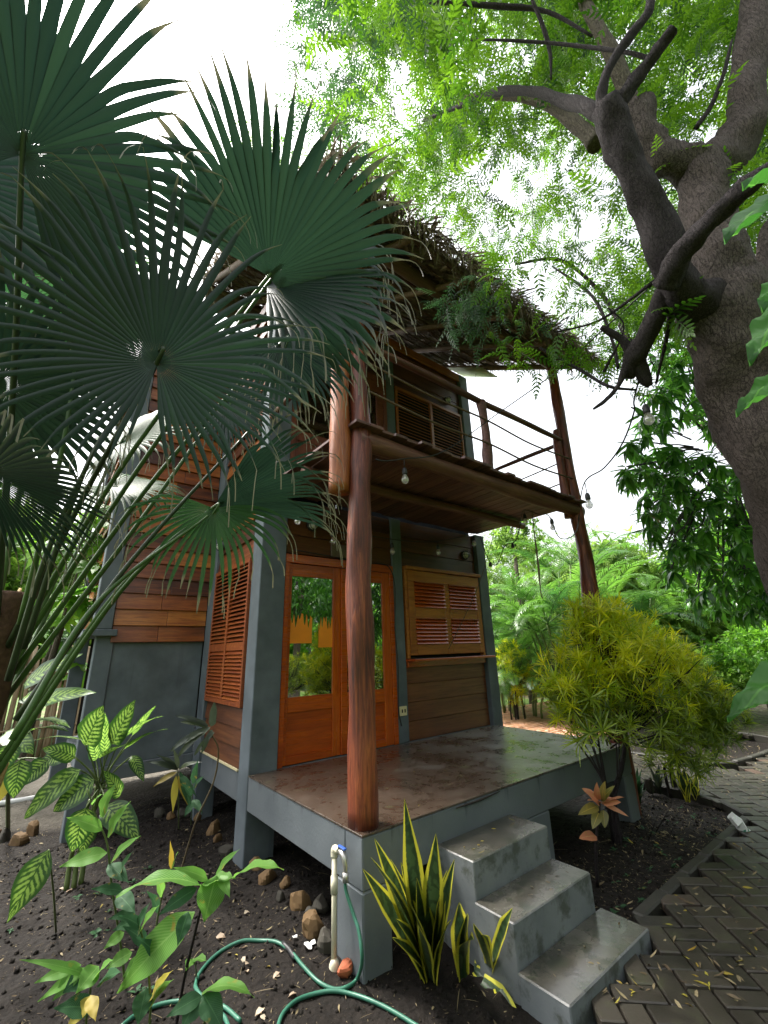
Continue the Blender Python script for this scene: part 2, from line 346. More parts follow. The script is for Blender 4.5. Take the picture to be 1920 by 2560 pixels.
M['gingerdark'] = leafmat('bluish_ginger_leaf', (.016, .055, .024), (.03, .085, .035), .25, .6, spec=.2, pattern='ribs', pcol=(.06, .14, .06))
M['drac'] = leafmat('dark_strap_leaf', (.02, .03, .02), (.05, .065, .035), .2, .35)
M['bush'] = leafmat('bright_shrub_leaf', (.045, .14, .014), (.15, .33, .025), .52, .45)
M['farleaf'] = leafmat('background_leaf', (.045, .11, .016), (.18, .30, .045), .48, .6)
M['bigleaf'] = leafmat('broad_near_leaf', (.018, .075, .010), (.03, .11, .014), .45, .4, pattern='mid', pcol=(.10, .26, .04))
M['stem'] = plain('plant_stem', (.10, .14, .04), .5, var=.3)
M['brownstem'] = plain('brown_stem', (.16, .12, .07), .7, var=.3)

# ------------------------------------------------------------------ object helpers
def tag(o, label=None, cat=None, group=None, kind=None):
    if label: o['label'] = label
    if cat: o['category'] = cat
    if group: o['group'] = group
    if kind: o['kind'] = kind
    return o
def link(o, parent=None):
    COL.objects.link(o)
    if parent is not None: o.parent = parent
    return o
ABS = {}
def absloc(o):
    p = Vector((0, 0, 0))
    while o is not None: p = p + o.location; o = o.parent
    return p
def thing(name, label, cat, loc=(0, 0, 0), group=None):
    o = bpy.data.objects.new(name, None); o.empty_display_size = .1; o.location = Vector(loc); link(o)
    return tag(o, label, cat, group)
def put(name, me, mat, parent=None, loc=(0, 0, 0), rot=None, label=None, kind=None):
    """mesh object whose mesh is in world coordinates (or placed at loc, world)"""
    o = bpy.data.objects.new(name, me)
    if mat is not None and not me.materials: me.materials.append(M[mat] if isinstance(mat, str) else mat)
    link(o, parent)
    o.location = Vector(loc) - (absloc(parent) if parent is not None else Vector((0, 0, 0)))
    if rot is not None: o.rotation_euler = rot
    if label: o['label'] = label
    if kind: o['kind'] = kind
    return o
def mesh(name, V, F, smooth=False, lf=None):
    me = bpy.data.meshes.new(name)
    V = np.asarray(V, float)
    if isinstance(F, np.ndarray):
        n, k = F.shape
        me.vertices.add(len(V)); me.vertices.foreach_set('co', V.astype(np.float32).ravel())
        me.loops.add(n * k); me.loops.foreach_set('vertex_index', F.astype(np.int32).ravel())
        me.polygons.add(n); me.polygons.foreach_set('loop_start', np.arange(0, n * k, k, dtype=np.int32))
        try: me.polygons.foreach_set('loop_total', np.full(n, k, dtype=np.int32))
        except Exception: pass
        me.update(calc_edges=True)
    else:
        me.from_pydata([tuple(v) for v in V], [], [tuple(int(i) for i in f) for f in F])
    if lf is not None:
        at = me.attributes.new('lf', 'FLOAT_VECTOR', 'POINT'); at.data.foreach_set('vector', np.asarray(lf, np.float32).ravel())
    if smooth: me.polygons.foreach_set('use_smooth', np.ones(len(me.polygons), bool))
    me.update(); return me
_bc = {}
def boxmesh(dx, dy, dz, mat, bev=.003):
    key = (round(dx, 3), round(dy, 3), round(dz, 3), mat, bev)
    if key in _bc: return _bc[key]
    V = []; h = np.array([dx, dy, dz]) / 2; b = min(bev, *(h * .45))
    idx = {}
    for sx in (-1, 1):
        for sy in (-1, 1):
            for sz in (-1, 1):
                s = np.array([sx, sy, sz])
                for ax in range(3):
                    p = s * (h - b); p[ax] = s[ax] * h[ax]; idx[(sx, sy, sz, ax)] = len(V); V.append(p)
    F = []
    for ax in range(3):
        o1, o2 = [(1, 2), (2, 0), (0, 1)][ax]
        for s in (-1, 1):
            q = []
            for a1, a2 in ((-1, -1), (1, -1), (1, 1), (-1, 1)):
                c = [0, 0, 0]; c[ax] = s; c[o1] = a1; c[o2] = a2; q.append(idx[(*c, ax)])
            F.append(q if s > 0 else q[::-1])
    for ax in range(3):     # edges along ax
        o1, o2 = [(1, 2), (2, 0), (0, 1)][ax]
        for a1 in (-1, 1):
            for a2 in (-1, 1):
                c0 = [0, 0, 0]; c0[o1] = a1; c0[o2] = a2; c1 = list(c0); c0[ax] = -1; c1[ax] = 1
                q = [idx[(*c0, o1)], idx[(*c1, o1)], idx[(*c1, o2)], idx[(*c0, o2)]]
                F.append(q if a1 * a2 < 0 else q[::-1])
    for sx in (-1, 1):
        for sy in (-1, 1):
            for sz in (-1, 1):
                q = [idx[(sx, sy, sz, k)] for k in range(3)]; F.append(q if sx * sy * sz > 0 else q[::-1])
    me = mesh('box', V, F); me.materials.append(M[mat]); _bc[key] = me; return me
def bar(name, c, L, t, h, mat, parent, axis='X', tilt=0., bev=.003, label=None):
    """board: L along axis (local X), t thick (local Y), h high (local Z)"""
    me = boxmesh(L, t, h, mat, bev)
    rot = {'X': Euler((tilt, 0, 0)), 'Y': Euler((tilt, 0, rad(90))), 'Z': Euler((0, rad(-90), 0))}[axis]
    return put(name, me, None, parent, c, rot, label)
def blk(name, lo, hi, mat, parent, bev=.006, label=None, kind=None):
    lo = np.array(lo, float); hi = np.array(hi, float); d = hi - lo; c = (lo + hi) / 2
    me = boxmesh(*d, mat, bev); V = None
    me2 = me.copy(); me2.transform(Matrix.Translation(Vector(c)))     # world coordinates kept in the mesh: textures run on
    return put(name, me2, None, parent, (0, 0, 0), None, label, kind)

def cr_spline(P, n):
    P = np.asarray(P, float); Q = np.vstack([2 * P[0] - P[1], P, 2 * P[-1] - P[-2]]); out = []
    for i in range(len(P) - 1):
        p0, p1, p2, p3 = Q[i:i + 4]
        for s in np.linspace(0, 1, n, endpoint=False):
            out.append(.5 * ((2 * p1) + (-p0 + p2) * s + (2 * p0 - 5 * p1 + 4 * p2 - p3) * s ** 2 + (-p0 + 3 * p1 - 3 * p2 + p3) * s ** 3))
    out.append(P[-1]); return np.array(out)
def tube(P, Rr, seg=8, sub=6, rough=0., cap=True, rseed=0):
    """rows of P (k,3) with radii -> verts, quads"""
    P = np.asarray(P, float)
    Rr = np.full(len(P), Rr) if np.isscalar(Rr) else np.asarray(Rr, float)
    if sub > 1:
        Q = cr_spline(np.hstack([P, Rr[:, None]]), sub); P = Q[:, :3]; Rr = np.abs(Q[:, 3])
    n = len(P); T = np.gradient(P, axis=0); T /= np.linalg.norm(T, axis=1)[:, None] + 1e-9
    ref = np.array([0, 0, 1.]) if abs(T[0][2]) < .9 else np.array([1., 0, 0])
    U = np.cross(T[0], ref); U /= np.linalg.norm(U); V = []
    g = np.random.default_rng(rseed)
    ph = g.random(6) * 6.28; ang = np.linspace(0, 2 * np.pi, seg, endpoint=False)
    for i in range(n):
        U = U - T[i] * (U @ T[i]); U /= np.linalg.norm(U); W = np.cross(T[i], U)
        r = np.full(seg, Rr[i])
        if rough:
            s = i / sub * 2.2
            r = r * (1 + rough * (.5 * np.sin(ang * 2 + s * 1.3 + ph[0]) + .4 * np.sin(ang * 3 - s * 2.1 + ph[1]) + .35 * np.sin(s * 2.7 + ph[2]) + .25 * np.sin(ang * 5 + s * 4.3 + ph[3])) + rough * .35 * (g.random(seg) - .5))
        V.append(P[i] + np.outer(np.cos(ang) * r, U) + np.outer(np.sin(ang) * r, W))
    V = np.vstack(V); F = []
    for i in range(n - 1):
        for k in range(seg):
            k2 = (k + 1) % seg; F.append((i * seg + k, i * seg + k2, (i + 1) * seg + k2, (i + 1) * seg + k))
    if cap:
        V = np.vstack([V, P[0], P[-1]]); a_, b = n * seg, n * seg + 1
        for k in range(seg):
            k2 = (k + 1) % seg; F.append((a_, k2, k)); F.append((b, (n - 1) * seg + k, (n - 1) * seg + k2))
    return V, F
def tubeobj(name, P, Rr, mat, parent=None, seg=8, sub=6, rough=0., rseed=0, label=None, kind=None):
    V, F = tube(P, Rr, seg, sub, rough, True, rseed)
    return put(name, mesh(name, V, F, True), mat, parent, label=label, kind=kind)
class MB:
    def __init__(s): s.V = []; s.F = []; s.n = 0
    def add(s, V, F):
        s.V.append(np.asarray(V)); s.F += [tuple(i + s.n for i in f) for f in F]; s.n += len(V)
    def tube(s, P, R, seg=6, sub=4, rough=0., rseed=0): s.add(*tube(P, R, seg, sub, rough, True, rseed))
    def box(s, lo, hi):
        x0, y0, z0 = lo; x1, y1, z1 = hi
        s.add([(x0, y0, z0), (x1, y0, z0), (x1, y1, z0), (x0, y1, z0), (x0, y0, z1), (x1, y0, z1), (x1, y1, z1), (x0, y1, z1)],
              [(3, 2, 1, 0), (4, 5, 6, 7), (0, 1, 5, 4), (1, 2, 6, 5), (2, 3, 7, 6), (3, 0, 4, 7)])
    def obj(s, name, mat, parent=None, smooth=False, kind=None, label=None):
        return put(name, mesh(name, np.vstack(s.V), s.F, smooth), mat, parent, kind=kind, label=label)

def frame(d, n):
    x = nrm(d); n = np.asarray(n, float); z = n - x * (n @ x)
    if np.linalg.norm(z) < 1e-4: z = np.cross(x, [.3, .5, .8])
    z = nrm(z); return x, np.cross(z, x), z
def mat4(p, d, n, s=1.):
    x, y, z = frame(d, n); m = np.eye(4); m[:3, 0] = x * s; m[:3, 1] = y * s; m[:3, 2] = z * s; m[:3, 3] = p; return m
PROF = {
    'lance': lambda t: np.abs(np.sin(np.pi * np.clip(t, 0, 1) ** .72)) ** 1.2,
    'ovate': lambda t: np.sin(np.pi * np.clip(t, 0, 1) ** .62) ** .75,
    'strap': lambda t: np.minimum(1, 4 * t + .35) * np.minimum(1, (1 - t) * 3.2) ** .7,
    'sword': lambda t: (.62 + .38 * np.sin(np.pi * np.clip(t, 0, 1) ** 1.1)) * np.minimum(1, (1 - t) * 3.6) ** .7,
}
def blade(L, W, K=5, prof='lance', fold=.15, bend=.0, wave=0., twist=0., m=1):
    """blade along +X, normal +Z; m half-width divisions; returns V, F(quads), lf"""
    ts = np.linspace(0, 1, K + 1); V = []; U = []; x = z = 0.; pt = 0.
    wd = PROF[prof](np.clip(ts, .0, 1)) * W / 2; wd[0] = max(wd[0], W * .04); wd[-1] = W * .01
    cols = np.linspace(-1, 1, 2 * m + 1) if m >= 1 else np.array([-1., 1.])
    for i, t in enumerate(ts):
        an = bend * t
        if i: x += (t - pt) * L * math.cos(an); z -= (t - pt) * L * math.sin(an)
        pt = t
        for c in cols:
            wz = wave * W * math.sin(t * 17 + c * 2) * abs(c); zz = abs(c) * wd[i] * fold + wz
            ca, sa = math.cos(twist * t), math.sin(twist * t); yy = c * wd[i]
            V.append((x + zz * math.sin(an), yy * ca - zz * sa, z + (yy * sa + zz * ca) * math.cos(an)))
            U.append((t, c, 0.))
    n = len(cols); F = [(i * n + k, (i + 1) * n + k, (i + 1) * n + k + 1, i * n + k + 1) for i in range(K) for k in range(n - 1)]
    return np.array(V, float), np.array(F), np.array(U, float)
def combine(parts):
    V = []; F = []; U = []; n = 0
    for v, f, u in parts: V.append(v); F.append(f + n); U.append(u); n += len(v)
    return np.vstack(V), np.vstack(F), np.vstack(U)
def xf(t, m):
    v, f, u = t; return v @ m[:3, :3].T + m[:3, 3], f, u
def scatter(name, tmpl, mats, mat, parent=None, kind='stuff', seed=0, label=None):
    """many copies of one or several templates joined into ONE mesh"""
    if not isinstance(tmpl, list): tmpl = [tmpl]
    g = np.random.default_rng(seed); mats = np.asarray(mats); pick = g.integers(0, len(tmpl), len(mats)); V = []; F = []; U = []; n = 0
    for k, (v, f, u) in enumerate(tmpl):
        mm = mats[pick == k]
        if not len(mm): continue
        vv = np.einsum('nij,vj->nvi', mm[:, :3, :3], v) + mm[:, None, :3, 3]
        uu = np.repeat(u[None], len(mm), 0); uu[:, :, 2] = g.random(len(mm))[:, None] + u[None, :, 2] * .3
        ff = f[None] + (np.arange(len(mm)) * len(v))[:, None, None] + n
        V.append(vv.reshape(-1, 3)); F.append(ff.reshape(-1, f.shape[1])); U.append(uu.reshape(-1, 3)); n += len(mm) * len(v)
    me = mesh(name, np.vstack(V), np.vstack(F), False, np.vstack(U))
    return put(name, me, mat, parent, kind=kind, label=label)
def tmesh(name, t, smooth=True): return mesh(name, t[0], t[1], smooth, t[2])
def single(name, me, m4, mat, parent, label=None):
    o = bpy.data.objects.new(name, me)
    if not me.materials: me.materials.append(M[mat])
    link(o, parent); m = Matrix(m4.tolist())
    if parent is not None: m = Matrix.Translation(-absloc(parent)) @ m
    loc, q, sc = m.decompose(); o.location = loc; o.rotation_mode = 'QUATERNION'; o.rotation_quaternion = q; o.scale = sc
    if label: o['label'] = label
    return o
def rnd(a_, b): return a_ + (b - a_) * rng.random()
def rvec(): return nrm(rng.normal(size=3))

G = -.72       # garden level

# ================================================================== SETTING
def grid(name, x0, x1, y0, y1, st, zf, mat, hole=None):
    xs = np.arange(x0, x1 + st * .5, st); ys = np.arange(y0, y1 + st * .5, st)
    Xg, Yg = np.meshgrid(xs, ys); Zg = zf(Xg, Yg); V = np.stack([Xg, Yg, Zg], -1).reshape(-1, 3); nx = len(xs)
    i, j = np.meshgrid(np.arange(nx - 1), np.arange(len(ys) - 1)); a_ = (j * nx + i).ravel()
    F = np.stack([a_, a_ + 1, a_ + nx + 1, a_ + nx], 1)
    return put(name, mesh(name, V, F, True), mat, kind='structure')
_ph = rng.random((14, 3)) * 6.28; _fr = [(rng.normal(size=2) * s) for s in (.8, 1.2, 2, 3, 4.5, 7, 10, 14, 19, 26, 33, 40, 55, 70)]
def wob(x, y, k0=0, k1=14):
    z = 0
    for k in range(k0, k1): z = z + np.sin(_fr[k][0] * x + _fr[k][1] * y + _ph[k][0]) / (1.5 + .32 * np.hypot(*_fr[k]))
    return z
grid('ground', -150, 150, -150, 150, 10, lambda x, y: G - .12 + 0 * x, 'grass')
def soilz(x, y):
    z = G - .01 + .022 * wob(x, y) + .014 * wob(y * 2.3, x * 2.1, 6) + .010 * wob(x * 3.1 + 4, -y * 2.9, 9)
    pave = np.clip((x - .75) / .15, 0, 1) * np.clip((-.86 - y) / .08, 0, 1)
    return z - .10 * pave - .05 * np.clip((y - 8) / 2, 0, 1)
soil = grid('garden_soil', -6.5, 4.75, -3.2, 9.5, .03, soilz, 'soil')
grid('garden_soil', 4.75, 11.75, -.25, 3.2, .1, lambda x, y: G - .045 + .012 * wob(x, y), 'soil')

# pavement: herringbone at 45 degrees, every near paver its own object
pav = put('pavement', mesh('bedding_sand', [(.55, -6, G - .045), (30, -6, G - .045), (30, -.83, G - .045), (.55, -.83, G - .045)], [(0, 1, 2, 3)]), 'soil', kind='structure')
def in_pave(x, y):
    if x < .98 and y < 0: return x > .72 and y < -.93
    if x < 1.75: return y < -.98
    if x < 4.42: return y < -.86
    if x < 4.78: return y < -.86 + (x - 4.42) * 1.5
    if x < 6.35: return y < 2.35
    if x < 9.3:
        return y < -.25 - max(0, (x - 7.2)) * .05
    return y < 1.5
bw, bl = .132, .264
bricks = []
c45 = math.cos(rad(45)); 
for i in range(-90, 110):
    for j in range(-70, 70):
        # herringbone lattice: columns of L-pairs
        for k in (0, 1):
            u0 = (i + 0) * bw + j * bl * 0
            # lattice vectors for 1:2 herringbone: (w, w) and (2w, -2w)
            uu = i * bw + j * 2 * bw; vv = i * bw - j * 2 * bw
            if k == 0: cu, cv, horiz = uu + bw, vv + bw / 2, True
            else: cu, cv, horiz = uu + bw * 2.5, vv + bw * 0 + bw, False
            if k == 1: cu, cv = uu - bw / 2, vv + bw
            x = (cu - cv) * c45 + 6; y = (cu + cv) * c45 - 3
            if -3.2 < y < 6 and x < 16 and in_pave(x, y):
                d = (x - CAM[0]) ** 2 + (y - CAM[1]) ** 2
                bricks.append((d, x, y, 45 if horiz else 135))
bricks.sort(); gp = .013
vis = []
for b in bricks:
    q = RW @ (np.array([b[1], b[2], G]) - CAM)
    if q[2] > .1:
        px = q[:2] / q[2] * FPX + [960, 1280]; vis.append(-60 < px[0] < 2000 and px[1] < 2640)
    else: vis.append(False)
bme = boxmesh(bl - gp, bw - gp, .06, 'paver', .006)
vb = [b for b, v in zip(bricks, vis) if v]; rest = [b for b, v in zip(bricks, vis) if not v and b[0] < 30]
PZT = G + .03
def brk_rot(an): return Euler((rad(rnd(-1.2, 1.2)), rad(rnd(-1.2, 1.2)), rad(an + rnd(-1.5, 1.5))))
for d, x, y, an in vb[:300]:
    put('brick', bme, None, pav, (x, y, PZT + rnd(-.005, .005)), brk_rot(an))
V0 = np.array([v.co[:] for v in bme.vertices]); 
def join_bricks(lst, name, mat, parent, z=G + .03):
    mb_V = []; mb_F = []; n = 0; U = []
    fs = [tuple(p.vertices) for p in bme.polygons]
    for d, x, y, an in lst:
        m = Matrix.Translation((x, y, z + rnd(-.005, .005))) @ brk_rot(an).to_matrix().to_4x4(); m = np.array(m)
        mb_V.append(V0 @ m[:3, :3].T + m[:3, 3]); mb_F += [tuple(i + n for i in f) for f in fs]; n += len(V0); U.append(np.tile([0, 0, random.random()], (len(V0), 1)))
    me = mesh(name, np.vstack(mb_V), mb_F, False, np.vstack(U)); return put(name, me, mat, parent, kind='stuff')
join_bricks(vb[300:] + rest, 'brick_field', 'paver', pav)
# red brick path beyond the deck
rp = put('path', mesh('path', [(5.2, 2.4, G - .03), (14, 2.4, G - .03), (14, 6.6, G - .03), (5.2, 6.6, G - .03)], [(0, 1, 2, 3)]), 'soil', kind='structure')
lst = [(0, 5.3 + i * .27 + (j % 2) * .135, 2.5 + j * .137, 0) for i in range(30) for j in range(29)]
lst = [q for q in lst if q[1] < 13.6]
join_bricks(lst, 'red_brick_field', 'redpaver', rp, G - .012)
# kerbs
def kerb(pts, wd=.085, hh=.09, seglen=.42, group='kerb stones'):
    P = cr_spline(pts, 12) if len(pts) > 2 else np.array([np.array(pts[0]) * (1 - s) + np.array(pts[1]) * s for s in np.linspace(0, 1, 30)])
    L = np.r_[0, np.cumsum(np.linalg.norm(np.diff(P, axis=0), axis=1))]; n = max(1, int(L[-1] / seglen)); ks = thing('kerb', pts_label, 'kerb', (P[0][0], P[0][1], G), group)
    for i in range(n):
        s0, s1 = L[-1] * i / n, L[-1] * (i + 1) / n
        p0 = np.array([np.interp(s0, L, P[:, k]) for k in range(2)]); p1 = np.array([np.interp(s1, L, P[:, k]) for k in range(2)])
        c = (p0 + p1) / 2; an = math.atan2(*(p1 - p0)[::-1]); me = boxmesh(round(float(np.linalg.norm(p1 - p0)), 2) - .012, wd, .14, 'kerb', .012)
        put('kerb_stone', me, None, ks, (c[0], c[1], G - .07 + hh * .5 + rnd(-.008, .008)), Euler((rad(rnd(-2, 2)), 0, an + rad(rnd(-1.5, 1.5)))))
pts_label = 'mossy concrete edging between the croton bed and the dark paving beside the steps'
kerb([(1.72, -.79), (4.36, -.79)], hh=.13)
pts_label = 'dark edging at the far end of the croton bed by the paver path'
kerb([(4.42, -.80), (4.80, -.30), (4.80, .9), (4.80, 2.2)], hh=.13)
pts_label = 'curved dark kerb of the second bed at the right edge'
kerb([(6.4, 2.6), (6.45, .2), (6.9, -.15), (8.4, -.30), (9.4, .2), (9.6, 3.2)], hh=.17)

# ================================================================== HOUSE
house = thing('house', 'two storey wooden garden house with grey pillars, balcony and thatched roof', 'house', (2, 3.5, G))
FY = 1.95; TOP = 6.15
def col(name, lo, hi): return blk(name, lo, hi, 'paint', house, .008)
col('column', (0, 1.90, G - .2), (.30, 2.16, 2.93)); col('column', (.001, 1.905, 3.03), (.298, 2.158, TOP))
col('column', (1.92, 1.93, .0), (2.10, 2.1, 2.93)); col('column', (1.922, 1.932, 3.03), (2.098, 2.1, TOP))
col('column', (3.73, 1.89, G - .2), (3.95, 2.14, 2.93)); col('column', (3.731, 1.892, 3.03), (3.948, 2.14, TOP))
col('column', (-.03, 3.42, G - .2), (.20, 3.66, TOP + .2))
col('column', (-1.33, 3.60, 1.45), (-1.13, 3.82, TOP)); col('column', (-1.27, 3.66, G - .2), (-1.08, 3.86, 1.448))
col('column', (3.72, 6.3, G - .2), (3.94, 6.5, TOP)); col('column', (-1.33, 6.3, G - .2), (-1.13, 6.5, TOP))
blk('column_cap', (-1.42, 3.58, 1.37), (-1.07, 4.5, 1.446), 'paint', house)
# floors, inner walls, dark inside
blk('floor_slab', (.02, 1.92, -.28), (3.93, 6.48, -.004), 'beam', house, .01)
blk('floor_slab', (-1.2, 3.66, -.2), (.0, 6.48, -.05), 'beam', house, .01)
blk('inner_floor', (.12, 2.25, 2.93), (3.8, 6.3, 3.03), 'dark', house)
blk('inner_panel', (.32, 6.32, 0), (3.7, 6.36, TOP), 'dark', house); blk('inner_panel', (3.84, 2.15, 0), (3.88, 6.3, TOP), 'paint', house)
blk('inner_panel', (-1.24, 3.9, 1.46), (-1.20, 6.3, TOP), 'dark', house); blk('inner_panel', (-1.1, 6.32, 0), (.3, 6.35, TOP), 'dark', house)
blk('inner_panel', (.05, 2.2, 0), (.07, 3.4, .56), 'dark', house); blk('inner_panel', (.05, 2.2, 2.2), (.07, 3.4, TOP), 'dark', house)
blk('inner_panel', (2.12, FY + .06, 0), (3.72, FY + .08, .98), 'dark', house)
blk('inner_panel', (.32, FY + .06, 2.2), (1.9, FY + .08, 2.92), 'dark', house); blk('inner_panel', (2.12, FY + .06, 2.22), (3.72, FY + .08, 2.92), 'dark', house)
blk('inner_panel', (.32, FY + .06, 5.28), (3.72, FY + .08, TOP), 'dark', house)
blk('inner_panel', (-1.12, 3.75, 1.3), (-.04, 3.77, TOP), 'dark', house)
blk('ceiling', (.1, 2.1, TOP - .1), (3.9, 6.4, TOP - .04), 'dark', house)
blk('grey_wall', (-1.1, 3.68, -.05), (-.035, 3.76, 1.298), 'paint', house); blk('wall_base', (-1.12, 3.655, -.2), (-.035, 3.74, -.052), 'beam', house)
blk('ledge', (-.015, 2.165, -.012), (.14, 3.415, .012), 'cream', house, .004)
# siding: every board a part
def siding_x(x0, x1, y, z0, z1, n, joints=(), tilt=4.0, th=.022, mt='siding'):
    h = (z1 - z0) / n
    for i in range(n):
        cuts = [x0]; r = random.random()
        if joints == 'all': cuts.append(x0 + (x1 - x0) * (.55 if i % 2 else .47))
        cuts.append(x1)
        for a_, b in zip(cuts[:-1], cuts[1:]):
            bar('plank', ((a_ + b) / 2, y, z0 + h * (i + .5)), round(b - a_ - .004, 3), th, round(h + (.012 if tilt > 3 else -.004), 3), mt, house, 'X', rad(-tilt))
def siding_y(y0, y1, x, z0, z1, n, sgn=-1, tilt=4., th=.022, mt='siding'):
    h = (z1 - z0) / n
    for i in range(n):
        bar('plank', (x, (y0 + y1) / 2, z0 + h * (i + .5)), round(y1 - y0 - .004, 3), th, round(h + .012, 3), mt, house, 'Y', rad(tilt) if sgn < 0 else rad(-tilt))
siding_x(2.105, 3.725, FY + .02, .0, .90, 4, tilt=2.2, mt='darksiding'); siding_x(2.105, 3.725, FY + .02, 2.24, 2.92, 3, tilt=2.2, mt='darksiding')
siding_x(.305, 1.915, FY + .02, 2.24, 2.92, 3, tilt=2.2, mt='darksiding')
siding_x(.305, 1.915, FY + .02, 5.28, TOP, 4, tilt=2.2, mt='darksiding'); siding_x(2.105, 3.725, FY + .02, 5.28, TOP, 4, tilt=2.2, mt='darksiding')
siding_x(-1.125, -.035, 3.655, 1.30, 6.1, 24, 'all', tilt=8)
siding_y(2.165, 3.415, .02, .015, .56, 3, tilt=7, mt='darksiding'); siding_y(2.165, 3.415, .02, 2.20, 6.1, 17, tilt=8)
siding_y(3.825, 6.3, -1.275, 1.45, 6.1, 20, tilt=8)

# ---- front door (two leaves), frame
def door(z0, z1, gz0, gz1, mat='door'):
    dr = blk('door_frame', (.305, FY - .035, z1 - .10), (1.915, FY + .05, z1), mat, house, .004)
    blk('jamb', (.305, FY - .034, z0), (.362, FY + .05, z1 - .102), mat, dr, .004); blk('jamb', (1.848, FY - .034, z0), (1.914, FY + .05, z1 - .102), mat, dr, .004)
    for k, (xa, xb, yy) in enumerate(((.365, 1.075, FY + .018), (1.078, 1.845, FY - .004))):
        ga, gb = (xa + .045, xb - .105) if k == 0 else (xa + .085, xb - .125)
        lf = blk('door', (xa, yy - .02, z0 + .006), (ga, yy + .02, z1 - .105), mat, house, .004)
        st = put('stile', boxmesh(round(z1 - z0 - .111, 3), .04, round(xb - gb, 3), mat, .004), None, lf, ((gb + xb) / 2, yy, (z0 + z1 - .099) / 2), Euler((0, rad(-90), 0)))
        bar('rail', ((ga + gb) / 2, yy, (gz1 + z1 - .105) / 2), round(gb - ga, 3), .038, round(z1 - .105 - gz1, 3), mat, lf)
        bar('rail', ((ga + gb) / 2, yy, gz0 - .075), round(gb - ga, 3), .038, .15, mat, lf)
        bar('rail', ((ga + gb) / 2, yy, z0 + .045), round(gb - ga, 3), .038, .08, mat, lf)
        bar('panel', ((ga + gb) / 2, yy + .006, (z0 + .085 + gz0 - .15) / 2), round(gb - ga, 3), .016, round(gz0 - .235 - z0 , 3), mat, lf)
        blk('glass_pane', (ga, yy - .003, gz0), (gb, yy + .003, gz1), 'glass', lf, .0005)
    return dr
door(.0, 2.22, .65, 1.97)
M['reddoor'] = wood('upper_door_wood', (.09, .025, .014), (.17, .05, .024), (.25, .08, .034), 'Z', (.3, .5), tone=.3)
door(3.035, 5.27, 3.9, 4.98, 'reddoor')
# orange cut-out sheets behind the lower left pane
for (xa, xb, za, zb) in ((.41, .69, 1.21, 1.56), (.78, .972, 1.16, 1.52)):
    n = 26; top = [zb - .16 * abs(math.sin(i * .62 + xa * 9)) ** 1.5 * abs(math.sin(i * .21 + xa)) - .05 * random.random() for i in range(n + 1)]
    V = []; F = []
    for i in range(n + 1):
        x = xa + (xb - xa) * i / n
        for yy in (FY + .0105, FY + .0125): V += [(x, yy, za), (x, yy, top[i])]
    for i in range(n):
        a_ = i * 4; F += [(a_, a_ + 4, a_ + 5, a_ + 1), (a_ + 2, a_ + 3, a_ + 7, a_ + 6), (a_ + 1, a_ + 5, a_ + 7, a_ + 3), (a_, a_ + 2, a_ + 6, a_ + 4)]
    s = put('orange_sheet', mesh('orange_sheet', V, F), 'orange')
    tag(s, 'wider orange paper sheet behind the left door pane' if xa < .6 else 'narrower orange paper sheet at the right side of the left door pane', 'paper', 'orange sheets behind the door glass')
# ---- louvred window hatch on the front
def louvres(par, x0, x1, y, z0, z1, n, mat, axis='X', ang=38, dep=.05, sgn=-1):
    for i in range(n):
        z = z0 + (z1 - z0) * (i + .5) / n
        if axis == 'X': bar('slat', ((x0 + x1) / 2, y, z), round(x1 - x0, 3), dep, .009, mat, par, 'X', rad(ang), .002)
        else: bar('slat', (y, (x0 + x1) / 2, z), round(x1 - x0, 3), dep, .009, mat, par, 'Y', rad(-ang), .002)
blk('window_lining', (2.12, FY - .04, .99), (2.165, FY + .04, 2.20), 'shutter', house, .003); blk('window_lining', (3.685, FY - .04, .99), (3.722, FY + .04, 2.20), 'shutter', house, .003)
blk('window_head', (2.115, FY - .085, 2.195), (3.735, FY + .04, 2.245), 'shutter', house, .004)
hatch = blk('window_shutter', (2.17, FY - .05, 2.03), (3.68, FY - .01, 2.19), 'shutter', house, .004)
zs = [(1.67, 2.03), (1.17, 1.52)]; xs = [(2.29, 2.885), (2.995, 3.60)]
for xa, xb in ((2.17, 2.29), (2.885, 2.995), (3.60, 3.68)): blk('stile', (xa, FY - .05, 1.03), (xb, FY - .01, 2.029), 'shutter', hatch, .004)
for za, zb in ((1.52, 1.67), (1.03, 1.17)):
    for xa, xb in xs: blk('rail', (xa + .001, FY - .048, za), (xb - .001, FY - .012, zb), 'shutter', hatch, .004)
for za, zb in zs:
    for xa, xb in xs:
        louvres(hatch, xa - .01, xb + .01, FY - .045, za, zb, 7, 'door', ang=52, dep=.06)
        blk('rail', (xa - .012, FY - .075, zb - .01), (xb + .012, FY - .045, zb + .006), 'redshutter', hatch, .003)
blk('window_sill', (2.10, FY - .20, .955), (3.755, FY + .02, .985), 'door', house, .004); blk('apron', (2.12, FY - .03, .88), (3.72, FY + .01, .953), 'door', house, .003)
blk('inner_panel', (2.17, FY + .05, 1.0), (3.7, FY + .07, 2.2), 'dark', house)  # dark sheet added behind the slats, stands for the shade of the room
